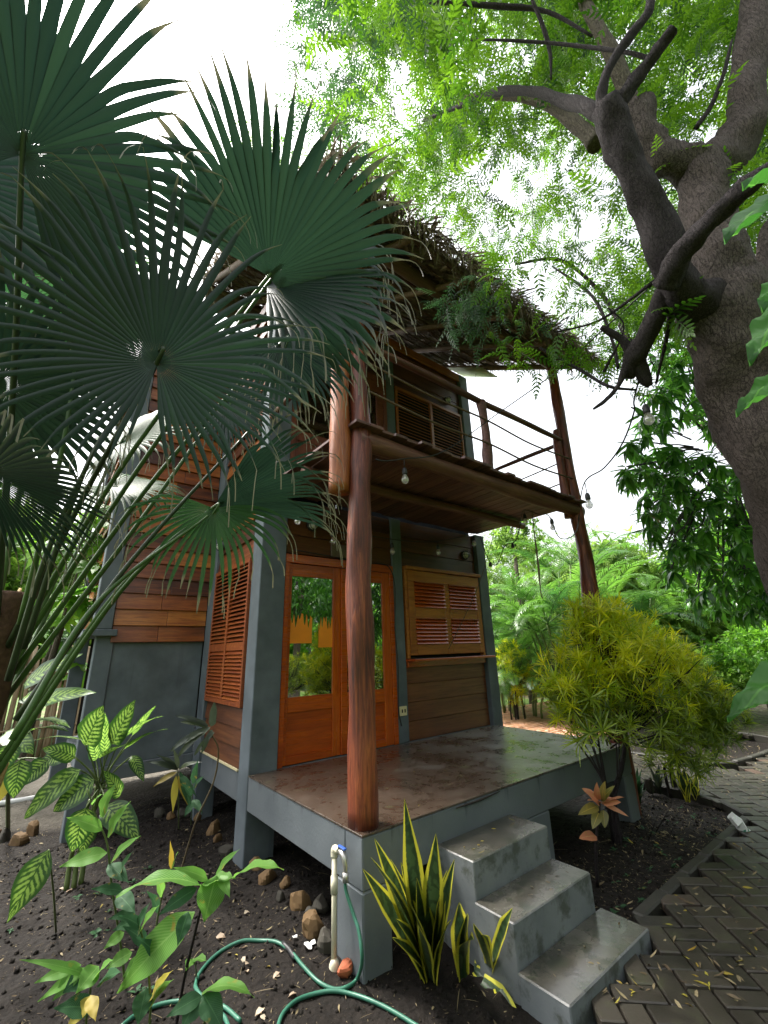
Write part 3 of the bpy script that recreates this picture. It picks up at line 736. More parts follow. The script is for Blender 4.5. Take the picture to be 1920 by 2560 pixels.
# ---- tall louvred shutters: side wall and upstairs
def tall_shutter(ax, a0, a1, pl, z0, z1, zm, n_up, n_lo, mat, dep=.055):
    """frame lies in plane pl; runs a0..a1 along ax"""
    o = 1 if ax == 'X' else 0
    def b(name, a_, b_, z_, zz_, par, off=.0, th=.04):
        if ax == 'X': return blk(name, (a_, pl - th + off, z_), (b_, pl + off, zz_), mat, par, .003)
        return blk(name, (pl - th + off, a_, z_), (pl + off, b_, zz_), mat, par, .003)
    fr = b('window_shutter', a0, a1, z1 - .05, z1, house); b('frame_side', a0, a0 + .04, z0, z1 - .051, fr); b('frame_side', a1 - .04, a1, z0, z1 - .051, fr)
    b('frame_foot', a0 + .041, a1 - .041, z0, z0 + .05, fr, -.001); m_ = (a0 + a1) / 2
    b('stile', m_ - .03, m_ + .03, z0 + .051, z1 - .052, fr, -.004)
    for l_, h_ in ((a0 + .042, m_ - .032), (m_ + .032, a1 - .042)):
        b('rail', l_, h_, zm - .045, zm + .045, fr, -.003, .03)
        for za, zb, n in ((zm + .05, z1 - .055, n_up), (z0 + .055, zm - .05, n_lo)):
            louvres(fr, l_, h_, pl - .02, za, zb, n, mat, ax, 40 , dep)
    if ax == 'X': blk('inner_panel', (a0, pl + .06, z0), (a1, pl + .08, z1), 'dark', house)  # added dark sheet, room shade as colour behind the louvres
    else: blk('inner_panel', (pl + .10, a0, z0), (pl + .12, a1, z1), 'dark', house)
    return fr
tall_shutter('Y', 2.168, 3.412, .01, .575, 2.185, 1.20, 18, 13, 'redshutter')
tall_shutter('X', 2.12, 3.722, FY + .01, 3.05, 5.255, 3.75, 24, 10, 'shutter')

# ---- deck, pillars, steps
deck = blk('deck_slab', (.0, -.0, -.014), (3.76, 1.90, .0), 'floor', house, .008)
blk('deck_beam', (.004, .004, -.295), (3.755, .20, -.016), 'beam', house, .008); blk('deck_beam', (.005, .202, -.294), (.20, 1.898, -.016), 'beam', house, .008)
blk('deck_beam', (3.55, .202, -.294), (3.754, 1.888, -.016), 'beam', house, .008); blk('floor_beam', (.006, 2.162, -.275), (.21, 3.418, -.014), 'beam', house, .008)
blk('pillar', (.002, .002, G - .2), (.225, .30, -.297), 'beam', house, .01); blk('pillar', (1.60, .006, G - .2), (2.05, .26, -.297), 'beam', house, .01)
blk('pillar', (3.53, .008, G - .2), (3.75, .26, -.297), 'beam', house, .01)
blk('underfloor_light_block', (.8, 4.1, G - .2), (3.9, 4.3, -.28), 'dark', house)  # added dark wall, stops light showing through under the house
steps = thing('steps', 'three wet grey concrete steps leading up to the deck', 'steps', (1.05, -.45, G))
def stepblk(lo, hi):
    lo = np.array(lo); hi = np.array(hi); d = hi - lo; me = boxmesh(*[round(float(x), 3) for x in d], 'step', .007).copy(); me.transform(Matrix.Translation(Vector((lo + hi) / 2)))
    put('step', me, None, steps)
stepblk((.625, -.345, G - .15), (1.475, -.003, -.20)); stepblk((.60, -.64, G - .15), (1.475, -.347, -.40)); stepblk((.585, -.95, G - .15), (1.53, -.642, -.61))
tubeobj('crack', [PY(x, y, -.012) for x, y in ((1140, 2020), (1200, 2000), (1250, 1978))], [.004, .008, .003], 'dark', house, 5, 3)

# ---- balcony: posts, logs, floorboards, rails
def post(name, P, Rr, mat, parent=house, seg=20, rs=0): return tubeobj(name, P, Rr, mat, parent, seg, 8, .10, rs)
post('post', [(.10, .13, -.005), (.105, .13, .8), (.09, .13, 1.6), (.10, .12, 2.3), (.12, .12, 2.9), (.10, .12, 3.6), (.09, .12, 4.3), (.10, .12, 5.2)], [.105, .10, .098, .098, .09, .072, .068, .07], 'post', rs=3)
post('post_splice', [(-.045, .20, 2.36), (-.045, .20, 3.0), (-.05, .19, 3.7), (-.06, .19, 4.3), (-.05, .19, 5.2)], [.085, .09, .082, .075, .075], 'orangepost', rs=5)
post('post', [(3.76, .12, G), (3.765, .12, 0), (3.72, .12, .9), (3.75, .12, 1.7), (3.80, .12, 2.3), (3.76, .12, 3.0), (3.78, .12, 3.9), (3.80, .12, 4.5), (3.80, .12, 5.22)], [.115, .11, .10, .105, .09, .085, .08, .075, .07], 'post', rs=9)
post('post_splice', [(3.62, .16, 2.75), (3.63, .16, 3.2), (3.66, .16, 3.9), (3.67, .15, 4.1)], [.06, .06, .055, .05], 'post', rs=11)
for P, Rr, rs in (([(.08, .12, 2.86), (1.2, .11, 2.85), (2.4, .13, 2.865), (3.86, .12, 2.87)], [.085, .08, .085, .09], 1),
                  ([(.02, 1.0, 2.87), (1.2, 1.02, 2.865), (2.4, 1.0, 2.875), (3.8, 1.0, 2.87)], [.055, .06, .055, .05], 2)):
    tubeobj('floor_log', P, Rr, 'log', house, 14, 8, .09, rs)
nb = 26
for i in range(nb):
    x = -.02 + (3.80) * (i + .5) / nb
    y0 = -.02 + rnd(-.03, .03)
    put('floorboard', boxmesh(1.92, 3.80 / nb - .006, .03, 'board', .003), None, house, (x, y0 + .96, 2.955 + rnd(-.002, .002)), Euler((0, 0, rad(90))))
tubeobj('handrail', [(.1, .12, 3.90), (1.0, .11, 3.91), (1.9, .12, 3.91), (2.8, .12, 3.93), (3.78, .12, 3.94)], [.035, .04, .038, .035, .03], 'log', house, 10, 5, .08, 4)
tubeobj('handrail', [(3.76, .14, 3.92), (3.75, 1.0, 3.93), (3.78, 1.92, 3.94)], [.03, .032, .03], 'log', house, 8, 4, .08, 5)
post('baluster', [(1.90, .12, 2.95), (1.91, .12, 3.25), (1.93, .12, 3.5), (1.90, .12, 3.92)], [.062, .058, .048, .055], 'log', seg=12, rs=6)
for z in (3.31, 3.62):
    tubeobj('rope_rail', [(.12, .07, z + .05), (1.0, .07, z - .0), (1.9, .07, z + .02), (2.8, .08, z - .02), (3.78, .06, z + .01)], .011, 'rope', house, 6, 6)
    tubeobj('rope_rail', [(3.72, .14, z), (3.74, 1.0, z - .03), (3.76, 1.9, z)], .010, 'rope', house, 6, 5)
tubeobj('handrail', [(.0, .14, 3.92), (.0, 1.0, 3.92), (.02, 1.9, 3.93)], .032, 'log', house, 8, 4, .08, 7)

# ---- thatched roof: logs, rafters, purlins, leaf layers
SL = .61; EY, EZ = -.45, 4.97
def rz(y): return EZ + (y - EY) * SL
RX0, RX1, RY1 = -.55, 3.88, 4.2
roof = tubeobj('roof_log', [(RX0 + .1, .12, 5.25), (1.0, .12, 5.24), (2.4, .13, 5.26), (RX1 - .15, .12, 5.28)], [.075, .08, .075, .075], 'rafter', house, 14, 6, .08, 21)
tubeobj('ridge_log', [(RX0 + .1, RY1, rz(RY1) - .12), (RX1 - .1, RY1, rz(RY1) - .12)], .07, 'rafter', roof, 10, 4, .06)
tubeobj('eave_log', [(RX0, EY + .05, rz(EY + .05) - .07), (1.7, EY + .05, rz(EY + .05) - .05), (RX1 - .02, EY + .05, rz(EY + .05) - .07)], .022, 'rafter', roof, 8, 6, .1)
for i, x in enumerate(np.linspace(RX0 + .12, RX1 - .12, 6)):
    tubeobj('rafter', [(x, EY, rz(EY) - .075), (x + rnd(-.05, .05), 1.2, rz(1.2) - .085), (x, RY1, rz(RY1) - .08)], [.035, .045, .045], 'rafter', roof, 9, 6, .08, 30 + i)
for i, y in enumerate(np.arange(EY + .12, RY1, .235)):
    tubeobj('purlin', [(RX0, y, rz(y) - .025), (.9, y + rnd(-.02, .02), rz(y) - .028), (2.6, y + rnd(-.02, .02), rz(y) - .02), (RX1, y, rz(y) - .025)], .013, 'rafter', roof, 6, 5, .1, 50 + i)
sd_ = np.array([0, 1, SL]) / math.hypot(1, SL); nn = np.array([0, -SL, 1]) / math.hypot(1, SL)   # up the slope, out of the roof
holes = [(1.02, 1.05, .07), (1.15, .98, .04), (.72, 1.25, .03), (1.35, 1.55, .03), (2.9, 1.7, .03), (.4, 1.0, .03)]
tm = [blade(.40, .03, 3, 'strap', .2, b) for b in (.15, .35, -.1)]; ms = []
for y in np.arange(EY - .02, RY1 + .1, .105):
    for k in range(210):
        x = rnd(RX0 - .02, RX1 + .02); yy = y + rnd(-.05, .05)
        p = np.array([x, yy, rz(yy)]) + nn * rnd(-.0, .07)
        if any((x - hx) ** 2 + (yy - hy - .15) ** 2 < (hr * 1.6) ** 2 for hx, hy, hr in holes): continue
        d = -sd_ * 1. + np.array([rnd(-.9, .9), 0, rnd(-.25, .2)]); ms.append(mat4(p + sd_ * .25, d, nn + rvec() * .5, rnd(.7, 1.1)))
scatter('thatch_layers', tm, ms, 'thatch', roof, seed=3)
# solid mat of woven leaf rows: a thin sheet with small gaps, so the ceiling is dark
cells = .055; V = []; F = []; gx = np.arange(RX0 + .02, RX1 - .02, cells); gy = np.arange(EY + .12, RY1, cells)
ix = {}
for i, x in enumerate(gx):
    for j, y in enumerate(gy):
        for h_ in (0, 1): V.append(np.array([x, y, rz(y)]) + nn * (.055 + .02 * h_ + .006 * math.sin(x * 31 + y * 17)))
        ix[i, j] = len(V) - 2
for i in range(len(gx) - 1):
    for j in range(len(gy) - 1):
        x, y = gx[i] + cells / 2, gy[j] + cells / 2
        if any((x - hx) ** 2 + (y - hy) ** 2 < hr ** 2 for hx, hy, hr in holes) or random.random() < .0012: continue
        a_, b, c, d = ix[i, j], ix[i + 1, j], ix[i + 1, j + 1], ix[i, j + 1]; F += [(a_, d, c, b), (a_ + 1, b + 1, c + 1, d + 1)]
put('thatch_mat', mesh('thatch_mat', V, F), 'thatch', roof)
# shaggy fringe: front eave and both rakes, plus the top shag seen against the sky
ms = []; tf = [blade(.26, .02, 4, 'strap', .25, b) for b in (.5, .9, .2)] + [blade(.36, .013, 5, 'strap', .2, 1.)]
for k in range(3000):
    x = rnd(RX0 - .08, RX1 + .05); y = EY + rnd(-.12, .12); p = np.array([x, y, rz(y) + rnd(-.02, .14)])
    ms.append(mat4(p, (rnd(-.6, .6), -1 + rnd(-.2, .6), -.55 + rnd(-.8, .5)), (rnd(-.5, .5), rnd(-.5, .2), 1), rnd(.45, 1.05)))
for k in range(1500):
    y = rnd(EY, RY1); s = 1 if k % 3 else -1; x = RX1 + rnd(-.06, .05) if s > 0 else RX0 + rnd(-.05, .05); p = np.array([x, y, rz(y) + rnd(-.02, .12)])
    ms.append(mat4(p, (s * rnd(.1, 1), rnd(-1, .3), rnd(-.7, .3)), (rnd(-.5, .5), rnd(-.5, .2), 1), rnd(.35, .8)))
scatter('thatch_fringe', tf, ms, 'thatch', roof, seed=4)
# back slope and a fascia board under the thatch on the facade
blk('back_slope', (RX0 + .1, RY1, rz(RY1) - .6), (RX1 - .1, RY1 + .05, rz(RY1) - .02), 'thatch', roof)
blk('fascia', (.0, FY - .05, TOP - .16), (3.96, FY - .012, TOP), 'shutter', house)
V = []; F = []
for i in range(25):
    x = 3.6 + i * .019
    for y in (2.05, 1.25): V.append((x, y, rz(y) - .16 + .012 * math.sin(i * 1.5)))
for i in range(24): F.append((2 * i, 2 * i + 1, 2 * i + 3, 2 * i + 2))
sh = put('roof_sheet', mesh('roof_sheet', V, F, True), 'sheet', roof); sm = sh.modifiers.new('s', 'SOLIDIFY'); sm.thickness = .003

# ================================================================== FITTINGS
def wall_lamp(p, n, label):
    t = thing('wall_lamp', label, 'lamp', p, 'caged bulkhead lamps'); x, y, z = frame(n, (0, 0, 1)); P = np.array(p)
    tubeobj('base_ring', [P, P + x * .03], [.075, .07], 'cable', t, 16, 1)
    V = []; F = []; K = 7; S = 14
    for i in range(K + 1):
        a_ = i / K * math.pi / 2
        for k in range(S):
            b = 2 * math.pi * k / S; V.append(P + x * (.03 + .06 * math.sin(a_)) + (y * math.cos(b) + z * math.sin(b)) * .058 * math.cos(a_))
    for i in range(K):
        for k in range(S): F.append((i * S + k, i * S + (k + 1) % S, (i + 1) * S + (k + 1) % S, (i + 1) * S + k))
    put('globe', mesh('globe', V, F, True), 'globe', t); mb = MB()
    for q in (y, z):
        mb.tube([P + q * .07 * math.cos(a_) + x * (.03 + .072 * math.sin(a_)) for a_ in np.linspace(0, math.pi, 9)], .004, 5, 2)
    mb.tube([P + x * .065 + (y * math.cos(a_) + z * math.sin(a_)) * .06 for a_ in np.linspace(0, 2 * math.pi, 15)], .004, 5, 1)
    mb.obj('cage', 'cable', t, True)
wall_lamp((.65, FY - .0, 2.62), (0, -1, 0), 'round caged lamp on the planks above the front door')
wall_lamp((3.47, FY - .0, 2.55), (0, -1, 0), 'round caged lamp on the planks above the hatch window')
wall_lamp((-.0, 3.30, 2.55), (-1, 0, 0), 'white globe lamp in a cage on the side wall by the inner corner')
wall_lamp((3.38, FY - .0, 5.45), (0, -1, 0), 'dark caged lamp on the upstairs wall above the louvred shutters')
pl = blk('door_sign', (.92, FY - .035, 2.25), (1.16, FY - .004, 2.42), 'plaque', None, .006); tag(pl, 'small carved plaque fixed above the front door beside the tall post', 'sign')
so = thing('wall_socket', 'cream socket plate low on the grey pillar right of the door', 'socket', (2.0, FY - .03, .37))
blk('plate', (1.945, FY - .032, .31), (2.065, FY - .02, .42), 'cream', so, .004)
for x in (1.975, 2.02): blk('outlet', (x, FY - .0335, .345), (x + .022, FY - .0315, .385), 'dark', so, .001)
lc = tubeobj('power_cable', [(.40, FY - .05, 2.27), (1.0, FY - .05, 2.24), (1.5, FY - .05, 2.22), (1.82, FY - .06, 2.2), (1.93, FY - .05, 1.9), (1.90, FY - .05, 1.4), (1.93, FY - .05, .9), (1.91, FY - .05, .4), (1.95, FY - .05, .2)], .007, 'cable'); tag(lc, 'black cable running over the door and down the door jamb', 'cable')
hc = tubeobj('hatch_cord', [PY(1235, 1330, .9), PY(1225, 1370, 1.5), PY(1190, 1480, 1.8), PY(1122, 1622, FY - .07)], .005, 'rope'); tag(hc, 'thin cord from the balcony down to the hatch window latch', 'cord')

# string lights
def bulb(parent, p, s=1., lit=True, cat=None):
    P = np.array(p, float); mb = MB(); mb.tube([P, P - (0, 0, .02 * s), P - (0, 0, .055 * s), P - (0, 0, .06 * s)], np.array([.012, .02, .021, .016]) * s, 12, 2)
    so_ = mb.obj('socket', 'cable', parent, True)
    if lit:
        q = P - (0, 0, .058 * s)
        tubeobj('bulb', [q, q - (0, 0, .015 * s), q - (0, 0, .045 * s), q - (0, 0, .07 * s), q - (0, 0, .082 * s)], np.array([.014, .019, .03, .022, .003]) * s, 'bulb', parent, 14, 3)
        tubeobj('filament', [q, q - (0, 0, .03 * s), q - (.008, 0, .05 * s)], .0025, 'cream', parent, 5, 1)
def string_light(label, pts, bulbs, r=.006):
    t = thing('string_light', label, 'string light', pts[0], 'string lights'); tubeobj('cable', pts, r, 'cable', t, 6, 8)
    for p, L, lit in bulbs:
        p = np.array(p, float); tubeobj('cable', [p, p - (0, 0, L)], .004, 'cable', t, 5, 1); bulb(t, p - (0, 0, L), 1.1, lit)
h0 = PY(1010, 1147, .0); tA = D(1655, 690, 2.75)
string_light('string light from the left post past the balcony rail up to the neem fork', [(.20, .02, 2.66), PY(960, 1152, .0), h0, PY(1110, 1128, -.05), PY(1240, 1037, -.1), D(1390, 930, 3.75), D(1490, 840, 3.3), tA], [(h0, .09, True)])
b1 = D(1462, 1205, 3.9); tB = D(1588, 985, 2.9)
string_light('string light hanging from the neem branch down to the right balcony post', [D(1660, 690, 2.8), D(1640, 800, 2.85), tB, D(1585, 1030, 3.0), D(1555, 1110, 3.2), D(1510, 1170, 3.5), b1, PY(1450, 1260, .0), PY(1440, 1330, .0), PY(1400, 1345, -.0), PY(1372, 1290, .1), PY(1345, 1285, .3), PY(1310, 1275, .5), PY(1302, 1300, .7)],
             [(D(1607, 990, 2.9), .07, True), (b1, .11, True), (PY(1377, 1288, .1), .05, True), (PY(1310, 1278, .5), .04, True)])
string_light('string light sagging along the facade under the balcony', [PY(725, 1265, 1.5), PY(835, 1325, 1.5), PY(900, 1335, 1.5), PY(980, 1348, 1.5), PY(1040, 1354, 1.5), PY(1094, 1353, 1.5), PY(1183, 1335, 1.5), PY(1235, 1320, 1.4)],
             [(PY(745, 1272, 1.5), .03, True), (PY(833, 1323, 1.5), .03, True), (PY(980, 1348, 1.5), .05, True), (PY(1094, 1353, 1.5), .05, True), (PY(1183, 1335, 1.5), .04, True)])
string_light('dangling end of a string light with two empty sockets at the house corner', [PY(1200, 1340, 1.4), PY(1222, 1400, 1.2), PY(1243, 1410, 1.1), PY(1262, 1365, 1.), PY(1290, 1350, .9), PY(1305, 1290, .8)],
             [(PY(1225, 1402, 1.2), .02, False), (PY(1281, 1357, .95), .01, False)])
vn = tubeobj('dry_vine', [PY(1330, 1275, .4), PY(1338, 1350, .45), PY(1345, 1410, .4), PY(1352, 1480, .4), PY(1358, 1500, .4)], [.006, .009, .012, .008, .004], 'brownstem', None, 6, 6, .5); tag(vn, 'dry brown vine hanging from the balcony edge in front of the palms', 'vine')

# tap, pipe, hose
px_ = -.065; tp = thing('garden_tap', 'pale pvc standpipe with a blue handled tap on the corner pillar', 'tap', (px_, .22, G))
zt = PX(845, 2135, px_)[2]
tubeobj('pipe', [(px_, .22, G - .02), (px_, .22, zt)], .0165, 'pvc', tp, 14, 1); tubeobj('coupling', [(px_, .22, zt - .22), (px_, .22, zt - .13)], .023, 'pvc', tp, 14, 1)
tubeobj('elbow', [(px_, .22, zt - .03), (px_, .22, zt + .012), (px_ + .0, .20, zt + .02), (px_, .165, zt + .02)], [.023, .023, .022, .021], 'pvc', tp, 12, 4)
tubeobj('foot', [(px_, .22, G - .03), (px_, .215, G + .03), (px_, .22, G + .05)], [.034, .03, .018], 'pvc', tp, 12, 2)
tubeobj('tap_body', [(px_, .175, zt + .02), (px_, .12, zt + .015), (px_, .095, zt - .02), (px_, .09, zt - .075)], [.013, .019, .016, .013], 'metal', tp, 12, 4)
tubeobj('connector', [(px_, .09, zt - .07), (px_, .088, zt - .12)], .019, 'metal', tp, 12, 1)
blk('handle', (px_ - .011, .09, zt + .042), (px_ + .011, .17, zt + .052), 'blue', tp, .003); tubeobj('valve_stem', [(px_, .125, zt + .02), (px_, .125, zt + .045)], .006, 'metal', tp, 8, 1)
def gz(x, y): return float(soilz(np.array(x), np.array(y)))
def gp_(x, y, lift=.012):
    p = PZ(x, y, G); return (p[0], p[1], gz(p[0], p[1]) + lift)
hose = thing('garden_hose', 'green garden hose hanging from the tap and looping over the soil', 'hose', (-.3, .1, G))
hp = [(px_, .088, zt - .10), (px_ - .0, .085, zt - .16), PX(885, 2290, -.05), (-.05, -.03, -.45), PX(905, 2400, -.06)] + [gp_(x, y) for x, y in ((893, 2452), (868, 2473), (835, 2478), (795, 2465), (757, 2430), (725, 2392), (690, 2372), (650, 2362), (600, 2368), (545, 2392), (505, 2425), (490, 2455), (493, 2480), (525, 2520), (560, 2555), (575, 2600))]
tubeobj('hose', hp, .0105, 'hose', hose, 10, 6)
tubeobj('hose_repair', [gp_(x, y, .013) for x, y in ((738, 2408), (722, 2388), (706, 2376))], .0155, 'cable', hose, 10, 3)
h2 = thing('garden_hose', 'second length of green hose lying in an arc at the bottom edge', 'hose', (-.2, -.3, G))
tubeobj('hose', [gp_(x, y) for x, y in ((690, 2600), (705, 2555), (735, 2518), (775, 2494), (830, 2483), (880, 2487), (935, 2508), (990, 2532), (1050, 2562), (1110, 2600))], .0105, 'hose', h2, 10, 6)
h3 = thing('garden_hose', 'short piece of hose showing between the ginger stems', 'hose', (-.9, .3, G))
tubeobj('hose', [gp_(x, y) for x, y in ((300, 2580), (340, 2545), (400, 2515), (460, 2505), (520, 2512), (560, 2530), (600, 2570))], .0105, 'hose', h3, 10, 6)
tc_ = put('terracotta_shard', None, None) if False else None
def rock(name, p, s, mat, label, group, seed, cat='rock'):
    g = np.random.default_rng(seed); V = []; F = []; K, S = 9, 14
    dirs = [nrm(g.normal(size=3)) for _ in range(22)]; cut = [g.uniform(.52, .82) for _ in dirs]
    for i in range(K + 1):
        a_ = math.pi * i / K
        for k in range(S):
            b = 2 * math.pi * k / S; d = np.array([math.sin(a_) * math.cos(b), math.sin(a_) * math.sin(b), math.cos(a_)]); r = 1.
            for dd, c in zip(dirs, cut):
                q = d @ dd
                if q > .05: r = min(r, c / q)
            V.append(np.array(p) + d * r * np.array(s))
    for i in range(K):
        for k in range(S): F.append((i * S + k, (i + 1) * S + k, (i + 1) * S + (k + 1) % S, i * S + (k + 1) % S))
    me = mesh(name, V, F); me.transform(Matrix.Translation(-Vector(p))); o = put(name, me, mat, None, p, Euler((0, 0, g.uniform(0, 6)))); return tag(o, label, cat, group)
rk = [((640, 2160), .07, 'rock', 'ochre rock nearest the front house pillar'), ((668, 2195), .085, 'rock', 'tall brown rock second from the front house pillar'), ((712, 2215), .06, 'rock', 'bright ochre rock between two darker ones under the deck edge'),
      ((752, 2265), .085, 'rock', 'split orange faced upright rock under the middle of the deck edge'), ((775, 2290), .06, 'greyrock', 'small grey brown rock beside the orange faced one'), ((800, 2270), .075, 'greyrock', 'dark grey boulder at the back of the rock row'),
      ((782, 2330), .10, 'rock', 'large ochre rock with mossy face left of the tap pipe'), ((815, 2375), .085, 'greyrock', 'rounded grey brown rock right at the foot of the tap pipe'), ((700, 2245), .05, 'greyrock', 'low dark stone in the row under the deck'),
      ((535, 2065), .11, 'rock', 'tall ochre rock leaning at the house wall behind the snake of bare stem'), ((545, 2085), .06, 'rock', 'small broken ochre rock in front of the tall leaning one'), ((570, 2115), .08, 'greyrock', 'mossy rock just left of the front house pillar'),
      ((395, 2040), .09, 'greyrock', 'flat grey stone at the left end of the far rock row'), ((425, 2045), .075, 'rock', 'brown stone second in the far rock row'), ((455, 2040), .08, 'greyrock', 'low stone third in the far rock row'), ((490, 2040), .07, 'rock', 'brown stone fourth in the far rock row'),
      ((80, 2080), .09, 'rock', 'upright cut ochre stone at the left by the pale ground'), ((45, 2105), .10, 'rock', 'flat slanting ochre slab at the left edge'), ((10, 2095), .09, 'greyrock', 'dark stone cut by the left edge'), ((160, 1950), .07, 'rock', 'small tan stone behind the dumb cane')]
for i, ((x, y), s, m_, lb) in enumerate(rk):
    p = PZ(x, y + 8, G); s *= 1.1
    rock('rock', (p[0], p[1], gz(p[0], p[1]) + s * .25), (s * rnd(.8, 1.3), s * rnd(.7, 1), s * rnd(.8, 1.25)), m_, lb, 'border rocks', 100 + i)
p = PZ(860, 2440, G); rock('broken_brick', (p[0], p[1], G + .03), (.06, .045, .05), 'terracotta', 'broken red clay piece at the foot of the tap pipe', 'single', 5, 'clay piece')['group'] = 'clay pieces'
wp = tubeobj('white_pipe', [gp_(x, y, .03) for x, y in ((-60, 2025), (0, 2010), (100, 1992), (180, 1968), (260, 1950))], .035, 'white'); tag(wp, 'white pipe lying on the ground at the left edge', 'pipe')
cb_ = thing('crumpled_packet', 'small crumpled white and green plastic packet on the paving at the bed corner', 'packet', PZ(1862, 2075, G))
p = PZ(1868, 2092, G); V, F = tube([p + (0, 0, .01), p + (-.02, .03, .09), p + (-.05, .08, .17)], [.03, .05, .045], 7, 3, .5, True, 4)
put('wrapper', mesh('wrapper', V, F), 'white', cb_); V, F = tube([p + (.0, -.005, .02), p + (-.015, .02, .06)], [.036, .047], 7, 2, .5, True, 4); put('print', mesh('print', V, F), 'hose', cb_)
# paper scraps (white)
for k, (x, y, s) in enumerate(((790, 2368, .05), (760, 2372, .045), (742, 2360, .03))):
    t_ = blade(s * 1.5, s, 4, 'ovate', .3, .5, .15, 0, 1); me = tmesh('torn_paper', t_); p = gp_(x, y, .015)
    o = single('torn_paper', me, mat4(p, (rnd(-1, 1), rnd(-1, 1), .1), (0, 0, 1)), 'white', None); tag(o, ['large torn white scrap beside the grey rock', 'middle torn white scrap left of the large one', 'smallest torn white scrap farthest from the pipe'][k], 'paper scrap', 'torn white scraps')
# bamboo fence far left
bf = thing('bamboo_fence', 'old bamboo pole fence behind the garden at the left', 'fence', (-1.4, 9.7, G))
k = 0; x = -5.2
while x < .6:
    r = rnd(.03, .05); h = rnd(1.95, 2.25); y = 9.7 + rnd(-.05, .05)
    tubeobj('bamboo_pole', [(x, y, G - .1), (x + rnd(-.03, .03), y, .3), (x + rnd(-.05, .05), y, G + h)], r, 'bamboo', bf, 7, 2, .05, k); x += r * 2.02; k += 1
for z in (G + .5, G + 1.6): tubeobj('fence_rail', [(-5.3, 9.63, z), (.7, 9.63, z)], .025, 'bamboo', bf, 6, 1)


# ================================================================== PLANTS
UP = np.array([0, 0, 1.])
def viewdir(p): return nrm(np.asarray(p) - CAM)
# ---- fan palm
def fan_mesh(hub, axis, nor, R_, nseg=64, span=310, split=.55, g=.5, tipg=3., cup=.1, seed=0, lenvar=.2, K=16, thr=.4, low=.8):
    gq = np.random.default_rng(seed); x, y, z = frame(axis, nor); V = []; F = []; U = []; dth = rad(span) / nseg
    for i in range(nseg):
        th = -rad(span) / 2 + (i + .5) * dth; d0 = x * math.cos(th) + y * math.sin(th) + z * cup * (1 + .3 * math.sin(3 * th)); d0 = nrm(d0)
        base = R_ * (low + (1 - low) * math.cos(th * .5)) * (1 + .05 * math.sin(5 * th + seed)); sp = split * (1 + .12 * gq.normal() * .5); L = base * (1 + lenvar * gq.normal() * .6)
        d = d0.copy(); p = np.array(hub, float) + d0 * .01; n = z.copy(); rr = gq.random() * .5; tg = tipg * gq.uniform(.3, 1.5); st = gq.normal() * .16; tb_ = gq.uniform(.72, .92); kink = gq.random() < .12; n0 = len(V)
        for k in range(K + 1):
            t = k / K
            if k:
                dt = 1 / K; d = nrm(d + np.array([0, 0, -1.]) * (g * t ** 1.6 * dt * 1.8 + (tg * dt if t > tb_ else 0) + (1.6 * dt * 3 if kink and .62 < t < .74 else 0)) + np.cross(z, d) * st * dt * (t > split))
                p = p + d * (base if t <= sp else L) * dt
            q_ = (t - sp) / (1 - sp); w = math.tan(dth / 2) * t * base if t <= sp else math.tan(dth / 2) * sp * base * max(.05, 1 - .60 * q_ ** 1.3 - .5 * max(0, t - tb_) / (1 - tb_))
            w = max(w, .0012) * (1.13 if t <= sp else 1.)
            s = nrm(np.cross(z, d)); nn_ = nrm(np.cross(d, s)); fo = w * (.52 if t <= sp else .55)
            V += [p - s * w, p + nn_ * fo, p + s * w]; U += [(t, -1, rr), (t, 0, rr), (t, 1, rr)]
        for k in range(K):
            a_ = n0 + k * 3; F += [(a_, a_ + 3, a_ + 4, a_ + 1), (a_ + 1, a_ + 4, a_ + 5, a_ + 2)]
        for h_ in range(2):        # dry threads hanging from the split tip
            if gq.random() > thr: continue
            q0 = p.copy(); dq = nrm(d + gq.normal(size=3) * .35); ln = R_ * gq.uniform(.08, .26) * (1.6 if thr > 1 else 1); a_ = len(V)
            for k in range(5):
                V += [q0 - s * .0022, q0 + s * .0022]; U += [(1, -1, rr), (1, 1, rr)]; dq = nrm(dq + np.array([0, 0, -.75])); q0 = q0 + dq * ln / 4
            F += [(a_ + 2 * k, a_ + 2 * k + 2, a_ + 2 * k + 3, a_ + 2 * k + 1) for k in range(4)]
    return mesh('leaf', np.array(V), np.array(F), False, np.array(U))
palm = thing('fan_palm', 'large fan palm with dark leaves in front of the house at the left', 'palm tree', (-1.98, .40, G), None)
tubeobj('trunk', [(-2.02, .42, G - .1), (-2.0, .42, -.2), (-2.0, .38, .4), (-1.98, .36, 1.0), (-1.97, .36, 1.45)], [.10, .09, .09, .10, .07], 'sheath', palm, 18, 8, .14, 2)
for i in range(26):      # old leaf bases and fibre flaps on the trunk
    an = rnd(0, 6.28); z = rnd(-.3, 1.4); dirr = np.array([math.cos(an), math.sin(an), 0]); c = np.array([-1.99, .38, z]) + dirr * .07
    tubeobj('leaf_base', [c, c + dirr * .06 + UP * .12, c + dirr * .12 + UP * rnd(.2, .34)], [.03, .022, .008], 'sheath' if i % 4 else 'deadleaf', palm, 6, 3, .4, i)
def P3(a_): return D(*a_) if not isinstance(a_, np.ndarray) else a_
def fanleaf(hub, tgt, nhint, R_, base, mid=None, mat='fan', pet=(.015, .008), petm='petiole', lab=None, **k):
    h = D(*hub); t = D(*tgt); n = np.array(nhint, float)
    lf = put('leaf', fan_mesh(h, t - h, n, R_, **k), mat, palm, label=lab)
    b = np.array(base, float); m_ = D(*mid) if mid else (b + h) / 2 + UP * .05
    tubeobj('petiole', [b, m_, h, h + nrm(t - h) * .05], [pet[0], (pet[0] + pet[1]) / 2, pet[1] * 1.1, .003], petm, lf, 8, 8)
    return lf
